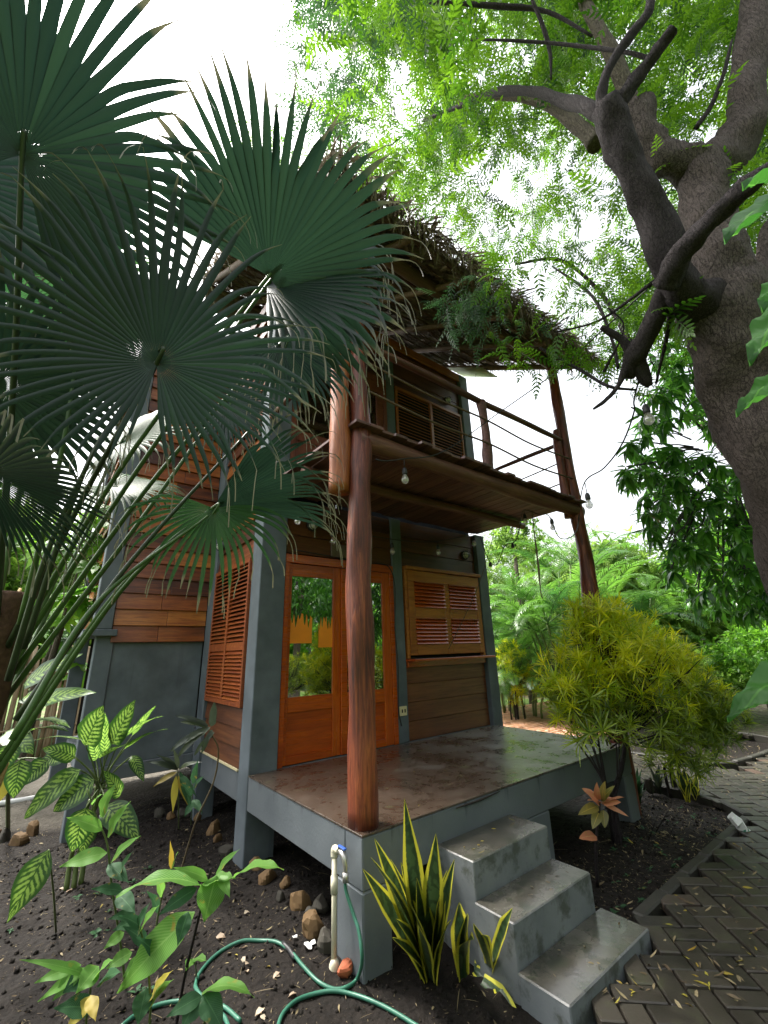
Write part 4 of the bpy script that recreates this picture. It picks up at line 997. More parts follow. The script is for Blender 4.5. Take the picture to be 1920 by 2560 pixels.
cb0 = (-1.97, .36, 1.3)
def vn_(px, d, up=0., away=1.): return viewdir(D(*px, d)) * away + UP * up
fanleaf((55, 385, 1.5), (200, 60, 1.5), vn_((55, 385), 1.5, -.2, -1), .74, (-1.99, .30, 1.3), (34, 950, 1.75), span=300, nseg=52, g=.25, tipg=3.0, seed=1, split=.50, petm='petioledark', lab='huge dark leaf against the sky in the top left corner')
fanleaf((392, 908, 1.55), (440, 560, 1.62), vn_((390, 905), 1.5, .0, -1), .68, (-1.93, .33, 1.15), (215, 1230, 1.85), span=345, nseg=60, g=.42, tipg=2.5, seed=2, split=.44, low=.58, petm='petioledark', lab='dark round leaf spread in front of the upper left of the house')
fanleaf((672, 690, 2.25), (860, 420, 2.15), vn_((677, 690), 2.2, .0, -1), .80, (-1.9, .4, 1.2), (330, 1130, 2.1), span=210, nseg=44, g=.25, tipg=2.5, seed=3, split=.62, lab='bluish upright leaf before the roof gable')
fanleaf((668, 712, 2.3), (930, 740, 2.3), vn_((677, 700), 2.2, .9, -1), .78, (-1.9, .42, 1.1), (340, 1180, 2.2), span=150, nseg=30, g=.30, tipg=12., seed=4, split=.5, thr=.8, lab='leaf reaching right over the roof edge with long dry drooping tips')
fanleaf((700, 860, 2.5), (760, 960, 2.5), vn_((690, 800), 2.2, .9, -1), .50, (-1.88, .42, 1.05), (400, 1180, 2.3), span=240, nseg=44, g=1.1, tipg=3., seed=5, mat='fan')
fanleaf((535, 1268, 2.2), (820, 1130, 2.3), vn_((535, 1268), 2.2, -.9, -1), .66, (-1.9, .35, .55), (300, 1470, 2.15), span=75, nseg=28, g=.45, tipg=4, seed=6, split=.6, thr=.8, lab='half folded leaf reaching towards the post, tips dry')
fanleaf((532, 1270, 2.15), (500, 1420, 2.0), vn_((535, 1268), 2.2, 2., -1), .46, (-1.9, .33, .5), (300, 1480, 2.1), span=210, nseg=26, g=1.6, tipg=2., seed=7, split=.35, mat='fanlight')
fanleaf((-40, 1185, 1.05), (180, 1180, 1.05), vn_((0, 1185), 1., -.8, -1), .30, (-2.05, .2, .9), None, span=250, nseg=50, g=.45, tipg=1., seed=8, petm='petioledark', lab='black silhouetted leaf cut by the left edge')
fanleaf((300, 1110, 2.9), (420, 1060, 3.), vn_((300, 1110), 2.9, 1.5, -1), .58, (-1.95, .5, .7), None, span=250, nseg=48, g=.9, tipg=2., seed=9, mat='fanlight')
fanleaf((275, 1215, 3.0), (400, 1240, 3.), vn_((300, 1210), 2.9, 1.5, -1), .52, (-1.95, .5, .6), None, span=230, nseg=46, g=.9, tipg=2., seed=10, mat='fanlight')
fanleaf((20, 760, 2.8), (30, 500, 2.8), vn_((20, 700), 2., .4, -1), .9, (-2.05, .45, 1.2), None, span=300, nseg=56, g=.4, tipg=2., seed=12, mat='fanlight')
fanleaf((150, 690, 2.6), (210, 560, 2.7), vn_((110, 700), 2., .1, -1), .62, (-2.0, .45, 1.2), None, span=260, nseg=44, g=.5, tipg=2., seed=11, mat='fanlight')
fanleaf((560, 1010, 2.7), (640, 1080, 2.7), vn_((590, 1000), 2., .8, -1), .36, (-1.88, .45, .95), (330, 1330, 2.3), span=220, nseg=36, g=1.3, tipg=3.5, seed=14, mat='fan')
for k, (pts_) in enumerate(([(60, 1620, 1.9), (210, 1180, 1.9), (330, 980, 1.9)], [(50, 1560, 1.9), (150, 1150, 1.9), (190, 900, 2.)], [(40, 1800, 1.6), (330, 1400, 1.9), (620, 1080, 2.3)], [(30, 1850, 1.5), (250, 1500, 1.8), (520, 1290, 2.1)], [(20, 1700, 1.7), (130, 1350, 1.7), (260, 1080, 1.8)])):
    tubeobj('petiole', [D(*p_) for p_ in pts_], [.013, .010, .006], 'petiole' if k % 2 else 'petioledark', palm, 8, 8)
fanleaf((-10, 960, 1.9), (60, 860, 1.9), vn_((0, 900), 2., .5, -1), .6, (-2.0, .4, 1.0), None, span=300, nseg=50, g=.7, tipg=2., seed=16)
fanleaf((-190, 420, 1.7), (-200, 200, 1.7), vn_((0, 400), 2., .5, -1), .7, (-2.1, .4, 1.2), None, span=300, nseg=50, g=.5, tipg=2., seed=18)

# ---- leaf templates
def pinnate(nl, L, l, w_, curl=.25, K=3, droop=.3, fold=.25, m=1):
    parts = []; rc = []
    for k in range(nl):
        t = (k + .7) / nl; an = droop * t; px2 = L * t * math.cos(an * .5); pz2 = -L * t * math.sin(an * .7)
        s_ = math.sin(math.pi * min(1, .25 + .75 * t)) ** .5 * .9 + .1
        for sg in (-1, 1):
            d = (math.cos(rad(62 - 25 * t)), sg * math.sin(rad(62 - 25 * t)), -.15); parts.append(xf(blade(l * s_, w_, K, 'lance', fold, curl, m=m), mat4((px2, 0, pz2), d, (0, 0, 1))))
    parts.append(xf(blade(l * .8, w_, K, 'lance', fold, curl, m=m), mat4((L * math.cos(droop * .5), 0, -L * math.sin(droop * .7)), (1, 0, -.2), (0, 0, 1))))
    parts.append(blade(L, .006, 4, 'strap', 0, droop, m=m))
    return combine(parts)
def rosette(n, L, W, prof='strap', up=(.0, 1.2), bend=(.3, 1.), K=4, fold=.2, seed=0, wave=0.):
    g = np.random.default_rng(seed); parts = []
    for k in range(n):
        an = k * 2.4 + g.uniform(-.3, .3); e_ = g.uniform(*up); d = (math.cos(an) * math.cos(e_), math.sin(an) * math.cos(e_), math.sin(e_))
        b = blade(L * g.uniform(.6, 1.1), W * g.uniform(.8, 1.15), K, prof, fold, g.uniform(*bend), wave); b[2][:, 2] = g.random(); parts.append(xf(b, mat4((0, 0, .02 * k / n), d, (g.uniform(-.2, .2), g.uniform(-.2, .2), 1))))
    return combine(parts)
NEEM = [pinnate(7, .26, .064, .018, .3, 2, dr, m=.5) for dr in (.2, .5, .8)]
NEEMBIG = [pinnate(6, .24, .075, .022, .3, 3, dr) for dr in (.3, .6)]

# ---- neem tree on the right
def pip(x, y, poly):
    c = False; j = len(poly) - 1
    for i in range(len(poly)):
        xi, yi = poly[i]; xj, yj = poly[j]
        if (yi > y) != (yj > y) and x < (xj - xi) * (y - yi) / (yj - yi) + xi: c = not c
        j = i
    return c
neem = thing('neem_tree', 'big neem tree with rough dark trunk and bright green crown over the house', 'tree', (1.5, -2.15, G))
def limb(name, pts, mat='bark', seg=20, rough=.15, rs=0, sub=8):
    P = [D(x, y, d) for x, y, d, r in pts]; R_ = [r * d / FPX for x, y, d, r in pts]
    return tubeobj(name, P, R_, mat, neem, seg, sub, rough, rs)
tb = D(2085, 1500, 2.5)
P = [np.array([tb[0] + .04, tb[1], G - .2]), np.array([tb[0] + .02, tb[1], G + .4])] + [D(x, y, d) for x, y, d, r in ((2085, 1500, 2.5, 0), (1965, 1150, 2.55, 0), (1872, 950, 2.6, 0), (1820, 810, 2.6, 0), (1792, 700, 2.65, 0), (1785, 600, 2.7, 0), (1762, 500, 2.8, 0), (1752, 420, 2.9, 0))]
R_ = [.36, .30] + [r * 2.6 / FPX for r in (110, 106, 100, 94, 78, 60, 54, 58)]
tubeobj('trunk', P, R_, 'bark', neem, 36, 16, .13, 1)
limb('branch', [(1752, 440, 2.9, 50), (1820, 385, 2.95, 50), (1862, 300, 3., 43), (1870, 200, 3.1, 38), (1885, 80, 3.2, 36), (1900, -120, 3.4, 30)], rs=2)
limb('branch', [(1760, 430, 2.9, 45), (1690, 405, 2.9, 42), (1640, 385, 2.95, 37), (1612, 330, 3., 33), (1598, 262, 3.05, 31)], rs=3)
limb('branch', [(1775, 760, 2.55, 48), (1715, 740, 2.5, 44), (1678, 660, 2.45, 42), (1630, 530, 2.45, 38), (1578, 425, 2.45, 35), (1540, 335, 2.45, 36), (1518, 262, 2.45, 36)], 'darkbark', rs=4)
limb('branch', [(1528, 285, 2.45, 22), (1560, 240, 2.42, 18), (1600, 185, 2.4, 17), (1645, 125, 2.35, 15), (1683, 72, 2.3, 13)], 'darkbark', 10, rs=5)
limb('branch', [(1505, 270, 2.45, 16), (1505, 225, 2.45, 12), (1525, 165, 2.45, 11), (1575, 90, 2.45, 11), (1622, 25, 2.45, 11), (1628, -60, 2.5, 9)], 'darkbark', 10, rs=6)
limb('branch', [(1520, 300, 2.5, 22), (1470, 268, 2.6, 17), (1400, 250, 2.9, 13), (1330, 228, 3.3, 11), (1240, 232, 3.9, 9), (1150, 265, 4.4, 6), (1060, 300, 4.9, 4)], 'darkbark', 10, rs=7)
limb('branch', [(1490, 360, 3.2, 20), (1440, 310, 3.4, 17), (1340, 245, 3.8, 14), (1230, 238, 4.2, 11), (1150, 250, 4.6, 8)], 'greybark', 10, rs=8)
limb('branch', [(1665, 712, 2.42, 34), (1700, 640, 2.3, 27), (1750, 580, 2.2, 25), (1815, 515, 2.1, 24), (1880, 455, 2.0, 23), (1990, 380, 1.9, 20)], 'darkbark', 12, rs=9)
limb('branch', [(1690, 700, 2.5, 34), (1650, 770, 2.6, 27), (1610, 850, 2.7, 23), (1580, 905, 2.8, 24), (1572, 945, 2.85, 14)], 'darkbark', 12, rs=10)
limb('branch', [(1585, 890, 2.8, 16), (1555, 850, 2.8, 10), (1520, 828, 2.8, 8), (1503, 818, 2.8, 6)], 'darkbark', 8, rs=11)
limb('branch', [(1590, 905, 2.8, 22), (1615, 950, 2.8, 15), (1625, 965, 2.8, 8)], 'darkbark', 8, rs=12)
limb('branch', [(1562, 925, 2.8, 10), (1545, 965, 2.8, 6), (1515, 1000, 2.75, 5), (1484, 1022, 2.7, 3)], 'darkbark', 8, rs=13)
limb('branch', [(1880, 880, 2.7, 60), (1895, 760, 2.75, 42), (1915, 680, 2.8, 34), (1945, 560, 2.9, 28)], rs=14)
for k, pts in enumerate([[(1150, 100, 3.2, 3), (1250, 100, 3., 3), (1400, 110, 2.8, 4), (1560, 130, 2.5, 5), (1630, 148, 2.4, 5)], [(1070, 5, 3.5, 4), (1250, 15, 3.3, 6), (1370, 30, 3.2, 5), (1480, 90, 3., 3)],
                         [(1330, 0, 3., 4), (1355, 60, 3., 5), (1375, 130, 3., 5), (1378, 200, 3., 2)], [(1740, 320, 2.9, 6), (1780, 260, 2.9, 6), (1810, 180, 2.9, 5), (1830, 100, 2.9, 3)],
                         [(1290, 660, 4.5, 3), (1400, 650, 4.2, 4), (1500, 730, 4., 5), (1560, 830, 3.6, 6), (1590, 880, 3.2, 6)], [(1380, 665, 4., 2), (1480, 740, 3.6, 4), (1530, 850, 3.2, 4), (1545, 920, 3., 4)],
                         [(1350, 870, 3.6, 3), (1450, 925, 3.2, 4), (1520, 965, 2.9, 4), (1590, 975, 2.9, 3)], [(1390, 830, 3.2, 2), (1500, 800, 3., 3), (1640, 700, 2.6, 5)], [(1455, 0, 3.4, 14), (1490, 60, 3.2, 16), (1540, 160, 3.1, 18), (1590, 290, 3.05, 22)],
                         [(1510, 930, 3., 4), (1560, 820, 2.9, 2), (1520, 770, 2.9, 2)], [(1640, 960, 2.9, 3), (1665, 850, 2.8, 5), (1680, 760, 2.6, 7), (1690, 700, 2.5, 8)]]):
    limb('twig', pts, 'darkbark' if k != 8 else 'greybark', 7, .1, 40 + k, 5)
CROWN = [(748, -250), (742, 0), (738, 130), (752, 260), (850, 340), (950, 440), (1040, 530), (1140, 620), (1230, 710), (1330, 800), (1440, 860), (1500, 900), (1600, 880), (1640, 800), (1700, 860), (1750, 820), (1920, 760), (2250, 700), (2250, -250)]
def nzz(x, y): return math.sin(x / 61 + 1.3) * math.sin(y / 73 + .4) + .6 * math.sin(x / 29 + y / 41) + .5 * math.sin(y / 23 - x / 37 + 2) + .35 * math.sin(x / 13 + 1) * math.sin(y / 15)
SKYH = [(1240, 420, 110, 75), (1430, 430, 130, 60), (1480, 560, 120, 60), (1330, 660, 90, 60), (1450, 690, 120, 60), (1420, 790, 110, 70), (1290, 130, 60, 50), (1010, 200, 60, 70), (1760, 180, 70, 60), (1690, 470, 60, 60), (1060, 540, 60, 40), (1900, 240, 40, 60), (870, 150, 70, 60), (950, 330, 60, 40)]
def neem_mats(n, dmin, dmax, thr, tries=1):
    out = []
    while len(out) < n:
        x, y = rnd(735, 2250), rnd(-250, 900)
        if not pip(x, y, CROWN): continue
        d = rnd(dmin, dmax)
        if y > 500 and d < 5.0 and x < 1500 and random.random() < .8: continue
        if nzz(x + d * 30, y) < thr: continue
        if any(((x - a_) / c) ** 2 + ((y - b) / e_) ** 2 < 1 and random.random() < .86 for a_, b, c, e_ in SKYH): continue
        c = D(x, y, d)
        if c[1] > -.9 and c[0] < 4.4 and c[2] < rz(c[1]) + .35: continue
        tw = nrm(np.array([rnd(-1, .3), rnd(-1, 1), rnd(-.6, .3)])); m_ = int(rnd(5, 9))
        for k in range(m_):
            dd = nrm(tw * .7 + rvec() + np.array([0, 0, -.35])); out.append(mat4(c + tw * (k / m_ - .5) * .35 + rvec() * .05, dd, UP + rvec() * .5, rnd(.75, 1.2)))
    return out
near = neem_mats(300, 2.6, 3.6, .1)[:300]
nm = [tmesh('neem_leaf_mesh', t) for t in NEEMBIG + NEEM[:1]]
for k, m_ in enumerate(near): single('leaf', nm[k % 3], m_, 'neem', neem)
allm = neem_mats(6000, 3.4, 5.5, -.4) + [m_ @ np.diag([1.35, 1.35, 1.35, 1]) for m_ in neem_mats(9500, 5.0, 9, -.35)]
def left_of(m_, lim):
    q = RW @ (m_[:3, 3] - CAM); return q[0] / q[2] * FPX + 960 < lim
sel = [left_of(m_, rng.normal(900, 60)) or rng.random() < .12 for m_ in allm]  # sprays towards the left get the darkened silhouette colour
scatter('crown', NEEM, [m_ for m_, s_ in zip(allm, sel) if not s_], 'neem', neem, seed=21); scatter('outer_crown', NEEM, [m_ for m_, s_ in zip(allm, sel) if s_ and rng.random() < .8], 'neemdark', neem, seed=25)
# darker spray hanging before the roof, and twigs along the eave
ms = []
for k in range(120):
    x, y = rng.normal(1185, 45), rng.normal(755, 40)
    ms.append(mat4(D(x, y, rnd(3.2, 3.7)), nrm(np.array([rnd(-1, .2), rnd(-.6, .6), rnd(-1.1, -.1)])), UP + rvec() * .5, rnd(.6, .95)))
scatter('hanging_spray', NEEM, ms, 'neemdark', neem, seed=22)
ms = []
for cx, cy, n_, s_ in ((1330, 850, 22, 45), (1400, 900, 12, 30), (1450, 870, 8, 25), (1260, 700, 26, 30), (1600, 960, 12, 20), (1470, 920, 10, 25), (1530, 700, 14, 40), (1350, 640, 26, 60), (1440, 740, 20, 50)):
    for k in range(n_): ms.append(mat4(D(rng.normal(cx, s_), rng.normal(cy, s_ * .7), rnd(3.0, 3.6)), nrm(np.array([rnd(-1, .6), rnd(-.6, .6), rnd(-1., .1)])), UP + rvec() * .5, rnd(.55, .85)))
scatter('hanging_spray', NEEMBIG, ms, 'neem', neem, seed=23)
# second neem far behind the palm leaf
nb_ = thing('neem_tree', 'distant neem tree whose thin sprays show against the sky left of the roof', 'tree', (3.5, 12, G - .1))
tubeobj('trunk', [(3.5, 12, G - .2), (3.4, 12, 3), (3.2, 12, 6.5), (2.9, 11.8, 9)], [.25, .2, .14, .05], 'greybark', nb_, 12, 5, .1)
ms = []
for cx, cy, sx, sy, n_ in ((640, 400, 45, 35, 90), (700, 350, 30, 25, 25), (600, 360, 20, 15, 14), (690, 440, 40, 30, 60), (900, 420, 80, 60, 120)):
    for k in range(n_): ms.append(mat4(D(rng.normal(cx, sx), rng.normal(cy, sy), rnd(9.5, 11.5)), nrm(np.array([rnd(-1, 1), rnd(-.6, .6), rnd(-.8, .3)])), UP + rvec() * .5, rnd(1.3, 2.)))
scatter('crown', NEEM, ms, 'neem', nb_, seed=24)

# ---- mango tree at the right
MB_ = [blade(.19, .046, 4, 'lance', .12, b, .03) for b in (.3, .7, 1.1)]
mango = thing('mango_tree', 'mango tree with long glossy dark leaves hanging at the right edge', 'tree', (6.6, -1.4, G))
tubeobj('trunk', [(6.8, -1.5, G - .1), (6.7, -1.5, 1.5), (6.4, -1.4, 3.2), (5.8, -1.1, 4.4)], [.17, .14, .11, .05], 'greybark', mango, 14, 5, .1)
MPOLY = [(1700, 830), (1640, 880), (1620, 1000), (1570, 1120), (1560, 1230), (1540, 1270), (1600, 1310), (1660, 1370), (1660, 1450), (1720, 1500), (1800, 1540), (1960, 1560), (2200, 1500), (2200, 900), (1880, 960), (1800, 850)]
ms = []; tries = 0; tips = []
while len(tips) < 820:
    x, y = rnd(1540, 2200), rnd(830, 1560)
    if pip(x, y, MPOLY) and (nzz(x, y * 1.3) > -.7): tips.append(D(x, y, rnd(4.3, 6.6)))
for c in tips:
    for k in range(int(rnd(8, 13))):
        an = k * 2.4 + rnd(-.3, .3); d = np.array([math.cos(an), math.sin(an), rnd(-1.1, .35)]); ms.append(mat4(c + UP * rnd(0, .05), d, UP + rvec() * .3, rnd(.85, 1.35)))
ms.sort(key=lambda m_: np.linalg.norm(m_[:3, 3] - CAM)); mm = [tmesh('mango_leaf_mesh', t) for t in MB_]
for k, m_ in enumerate(ms[:300]): single('leaf', mm[k % 3], m_, 'mango', mango)
scatter('crown', MB_, ms[300:], 'mango', mango, seed=31)
mb = MB()
for c in tips[::3]:
    q = c + np.array([rnd(.1, .5), rnd(-.3, .3), rnd(.1, .4)]); mb.tube([c, (c + q) / 2 + UP * .05, q, q + (np.array([6.1, -1.2, 3.9]) - q) * .35], [.004, .006, .009, .014], 5, 3)
mb.obj('twigs', 'darkbark', mango, True, 'stuff')

# ---- croton bushes
CR = [rosette(22, .17, .0095, 'strap', (-.2, 1.3), (.2, 1.1), 4, .2, s) for s in range(3)]
CRB = [rosette(9, .20, .014, 'strap', (.3, 1.45), (.2, .8), 4, .2, s) for s in range(4)]
def bushy(label, base, stems, blobs, n, T, mY, mD, split, seed, group=None, scale=1., name='croton_bush', cat='bush'):
    t = thing(name, label, cat, base, group); base = np.array(base)
    mb = MB(); tipsl = []
    top = []; low = []
    for k in range(n):
        c, r = blobs[rng.integers(len(blobs))]; v = rvec() * rng.random() ** .33; p = np.array(c) + v * np.array(r)
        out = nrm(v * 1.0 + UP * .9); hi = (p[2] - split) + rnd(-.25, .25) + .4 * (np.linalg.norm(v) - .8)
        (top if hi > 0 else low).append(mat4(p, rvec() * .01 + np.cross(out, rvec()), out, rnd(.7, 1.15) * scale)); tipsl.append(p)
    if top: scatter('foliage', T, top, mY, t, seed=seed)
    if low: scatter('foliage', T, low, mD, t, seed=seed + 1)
    for k, (x, y, r) in enumerate(stems):
        b0 = base + (x, y, -.05); tg = tipsl[rng.integers(len(tipsl))]; tg = base * .4 + tg * .6 if k else tg; tubeobj('stem', [b0, b0 + (0, 0, .35), (b0 + tg) / 2 + (0, 0, .05), tg], [r, r * .85, r * .6, r * .25], 'darkbark', t, 8, 5, .12, k)
    for p in tipsl[::3]:
        q = base + (0, 0, .75) + (p - base - (0, 0, .75)) * .45; mb.tube([q, (p + q) / 2 + rvec() * .03, p], [.008, .006, .003], 5, 2)
    mb.obj('twigs', 'darkbark', t, True, 'stuff'); return t
cA = PZ(1545, 2100, G); cB = PZ(1690, 1985, G)
bushy('tall yellow green narrow leaved croton bush beside the deck corner', (cA[0], cA[1], G), [(0, 0, .035), (.03, .05, .022), (-.02, -.03, .018), (.08, .0, .015)],
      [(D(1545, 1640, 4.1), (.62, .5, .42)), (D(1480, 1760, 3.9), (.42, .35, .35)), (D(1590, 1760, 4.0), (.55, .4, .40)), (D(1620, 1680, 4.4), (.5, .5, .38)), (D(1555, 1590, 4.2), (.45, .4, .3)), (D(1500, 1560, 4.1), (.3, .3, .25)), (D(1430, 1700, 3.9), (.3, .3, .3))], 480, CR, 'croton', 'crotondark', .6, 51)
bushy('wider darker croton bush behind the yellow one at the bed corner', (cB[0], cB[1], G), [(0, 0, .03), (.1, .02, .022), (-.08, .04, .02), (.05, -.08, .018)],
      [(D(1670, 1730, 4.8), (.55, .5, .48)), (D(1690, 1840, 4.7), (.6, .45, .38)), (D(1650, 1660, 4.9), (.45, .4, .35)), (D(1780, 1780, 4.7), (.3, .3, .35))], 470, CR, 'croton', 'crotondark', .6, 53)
cb1 = PZ(1470, 1960, G)
ms = []
t = thing('croton_seedling', 'thin croton branch leaning over the deck edge left of the tall bush', 'shrub', (cA[0] - .12, cA[1] + .05, G))
for (x, y, d) in ((1400, 1800, 3.75), (1410, 1770, 3.8), (1450, 1780, 3.85), (1425, 1830, 3.75), (1470, 1820, 3.85), (1485, 1770, 3.9)):
    for k in range(2): ms.append(mat4(D(x, y, d) + rvec() * .03, rvec(), UP + rvec() * .6, rnd(.6, .85)))
    tubeobj('stem', [np.array([cA[0] - .1, cA[1], G]), D(1510, 1960, 3.75), D(x, y, d)], [.012, .008, .003], 'darkbark', t, 6, 5)
scatter('foliage', CR, ms, 'croton', t, seed=55)
bc = PZ(1296, 1800, G)
bushy('small yellow croton beside the far house pillar', (bc[0], bc[1], G), [(0, 0, .03), (.1, .1, .02), (-.1, .0, .02), (.15, -.1, .02), (-.15, .1, .02)], [((bc[0] - .1, bc[1], .75), (.55, .55, .55)), ((bc[0] + .1, bc[1], .1), (.5, .5, .4))], 110, CR, 'croton', 'crotondark', -.4, 57, scale=1.25)

# ---- areca palms
def frond(L, n=34, l=.34, droop=1.1, seed=0, vee=.5):
    g = np.random.default_rng(seed); parts = []; p = np.zeros(3); an = .0; K = n; P = []
    for k in range(K + 1):
        t = k / K; an = -droop * t ** 1.4
        if k: p = p + np.array([math.cos(an), 0, math.sin(an)]) * L / K
        P.append(p.copy())
        if t > .16:
            tan = np.array([math.cos(an), 0, math.sin(an)]); nor = np.array([-math.sin(an), 0, math.cos(an)]); s_ = math.sin(math.pi * min(1, .18 + .82 * t)) ** .6 * .85 + .15
            for sg in (-1, 1):
                d = tan * (.55 + .5 * t) + np.array([0, sg, 0]) * .85 + nor * vee * (1 - t * .6) + g.normal(size=3) * .05
                parts.append(xf(blade(l * s_, .027, 4, 'lance', .3, .55 + .3 * g.random()), mat4(p, d, nor)))
    st = tube(P, np.linspace(.012, .003, len(P)), 4, 1, 0, False); F4 = np.array(st[1]); parts.append((st[0], F4, np.tile([.3, .5, 0.], (len(st[0]), 1))))
    return combine(parts)
FR = [frond(1.9, 36, .38, dr, s) for s, dr in enumerate((.9, 1.3, 1.7))]; FM = [tmesh('frond_mesh', f, False) for f in FR]
def areca(label, base, n_st, hgt, seed, sc=1.):
    t = thing('areca_palm', label, 'palm', base, 'areca palms behind the deck'); g = np.random.default_rng(seed); base = np.array(base, float); nf = 0
    for k in range(n_st):
        an = k * 2.4; r = .12 + .28 * g.random(); h = hgt * g.uniform(.45, 1.); lean = np.array([math.cos(an), math.sin(an), 0]); b0 = base + lean * r; tp_ = b0 + lean * h * .22 + UP * h
        tubeobj('stem', [b0, (b0 + tp_) / 2 - lean * .05, tp_], [.035, .028, .03], 'arecastem', t, 7, 3, .05, k)
        for q in range(7):
            a2 = an + q * 2.4 + g.uniform(-.3, .3); e_ = g.uniform(.35, 1.3); d = np.array([math.cos(a2) * math.cos(e_), math.sin(a2) * math.cos(e_), math.sin(e_)]); single('frond', FM[int(g.integers(3))], mat4(tp_ - UP * .05, d, UP, sc * g.uniform(.75, 1.1)), 'areca', t)
areca('tallest areca palm right behind the leaning balcony post', (9.4, 3.9, G), 10, 4.3, 1, 1.2)
areca('areca palm between the house corner and the tall palm', (9.3, 5.9, G), 9, 2.5, 2, 1.1)
areca('areca palm right of the tallest one, partly behind the mango leaves', (11.2, 3.0, G), 8, 3.2, 3, 1.15)
areca('areca palm farther back with yellowing fronds beside the house wall', (10.6, 7.8, G), 8, 2.6, 4, 1.15)
areca('small dark areca palm low behind the croton bush', (10.8, 1.9, G), 7, 1.4, 5, .9)
areca('low areca palm in front of the palm group beside the red path', (8.9, 4.9, G), 7, 1.1, 6, .9)

# ---- background trees and shrubs
BL = [blade(.17, .07, 3, 'ovate', .2, b) for b in (.3, .8)]; BS = [rosette(6, .12, .05, 'ovate', (.0, 1.2), (.2, .7), 2, .2, s) for s in range(3)]
def cloud(c, r, n, T, sc, sub=30, tight=.28):
    c = np.array(c); r = np.array(r); cs = [c + rvec() * rng.random() ** .3 * r for _ in range(sub)]; out = []
    for k in range(n):
        b = cs[rng.integers(sub)]; v = rng.normal(size=3) * r * tight * .6; p = b + v; out.append(mat4(p, nrm(v + np.array([rnd(-1, 1), rnd(-1, 1), -.6]) * .8), UP + rvec() * .7, sc * rnd(.7, 1.3)))
    return out
def tree(label, base, h, blobs, n, T, sc, mat, seed, group=None, name='tree', cat='tree', trunk=.14):
    t = thing(name, label, cat, base, group); b = np.array(base, float)
    tubeobj('trunk', [b - UP * .1, b + UP * h * .4 + (.05, .02, 0), b + UP * h * .8], [trunk, trunk * .8, trunk * .4], 'greybark', t, 8, 4, .1, seed); mb = MB(); ms = []
    for c, r in blobs:
        ms += cloud(c, r, n // len(blobs), T, sc); mb.tube([b + UP * h * .45, (b + UP * h * .6 + np.array(c)) / 2, np.array(c)], [trunk * .5, trunk * .35, trunk * .12], 6, 3)
    mb.obj('branch', 'greybark', t, True); scatter('crown', T, ms, mat, t, seed=seed); return t
tree('pale green feathery tree filling the gap right of the house wall', (17, 10, G), 6, [((16, 10, 4.5), (3, 3, 2)), ((18, 8, 4), (3, 3, 2.2)), ((15, 12, 2.5), (3, 2.5, 2.2)), ((17, 9, 1.2), (3.5, 3, 1.8))], 9000, NEEM, 2.2, 'farleaf', 71)
tree('light green tree far behind the areca palms', (21, 6, G), 5, [((20, 6, 3.6), (3, 3, 2)), ((22, 4, 3), (3, 3, 2)), ((20, 4, 1), (3, 3, 1.6))], 5000, BS, 3., 'farleaf', 72)
tree('bright green tree at the far right behind the mango leaves', (20, 1, G), 6, [((19, 1, 3.6), (2.6, 2.6, 2.2)), ((21, -1, 3), (3, 3, 2.4)), ((18, -2, 4.5), (3, 3, 2.2))], 6000, BS, 2.8, 'bush', 73)
tree('tall green tree at the right edge beyond the lawn', (15, -4, G), 7, [((15, -3.5, 5.5), (2.8, 2.8, 2.2)), ((15, -5, 3.5), (2.8, 2.8, 2.2)), ((13, -3.6, 7), (2.5, 2.5, 1.8))], 5000, BS, 2.4, 'bush', 74)
hb = D(1890, 1650, 9.5)
tree('bright light green shrub with rounded leaves at the right edge', (hb[0], hb[1], G), 1.5, [((hb[0], hb[1], .8), (.9, .9, .55)), ((hb[0] + .5, hb[1] - .5, 1.1), (.8, .8, .5))], 1500, BS, .9, 'bush', 75, name='shrub', cat='shrub', trunk=.04)
hd = PZ(1850, 1745, G)
tree('low clipped green hedge across the far lawn', (hd[0], hd[1], G), .6, [((hd[0] + k * .8, hd[1] - k * 1.3, .05), (1.3, 1.3, .42)) for k in (-2, -1, 0, 1)], 3500, BS, 1.4, 'farleaf', 76, name='hedge', cat='hedge', trunk=.05)
tree('small tree with sparse top seen through the balcony railing', (12, 6.8, G), 6, [((12.2, 6.9, 5.6), (.9, .9, .9)), ((12.0, 6.7, 4.6), (1.2, 1.2, .8))], 700, BS, 1.4, 'farleaf', 77)
# left side behind the palm
PAP = []
for s in range(3):
    g = np.random.default_rng(s); parts = []
    for k in range(8):
        th = (k - 3.5) * .62; b = blade(.30 * (1 - abs(k - 3.5) * .09), .10, 5, 'lance', .15, .4, .12, 0, 1); parts.append(xf(b, mat4((0, 0, 0), (math.cos(th), math.sin(th), 0), (0, 0, 1))))
    PAP.append(combine(parts))
def pap(label, base, pts, seed, sc=1.):
    t = thing('papaya_plant', label, 'plant', base, 'broad lobed plants behind the palm'); b = np.array(base, float)
    top = np.mean([D(*p) for p in pts], axis=0); tubeobj('trunk', [b, (b + top) / 2, top - UP * .2], [.05, .045, .03], 'greybark', t, 8, 4, .1, seed)
    ms_ = []; mb = MB()
    for p in pts:
        for q in range(4):
            c = D(p[0] + rng.normal() * 25, p[1] + rng.normal() * 25, p[2] + rnd(-.3, .3)); ms_.append(mat4(c, (rnd(-1, 1), rnd(-1, .3), rnd(-.7, .1)), UP + rvec() * .4 - viewdir(c) * .5, sc * rnd(.8, 1.3))); mb.tube([top - UP * .1, (top + c) / 2 + UP * .1, c], [.012, .009, .006], 5, 3)
    mb.obj('leaf_stalks', 'stem', t, True, 'stuff')
    for k, m_ in enumerate(ms_): single('leaf', PM[k % 3], m_, 'bush', t)
PM = [tmesh('papaya_leaf_mesh', p) for p in PAP]
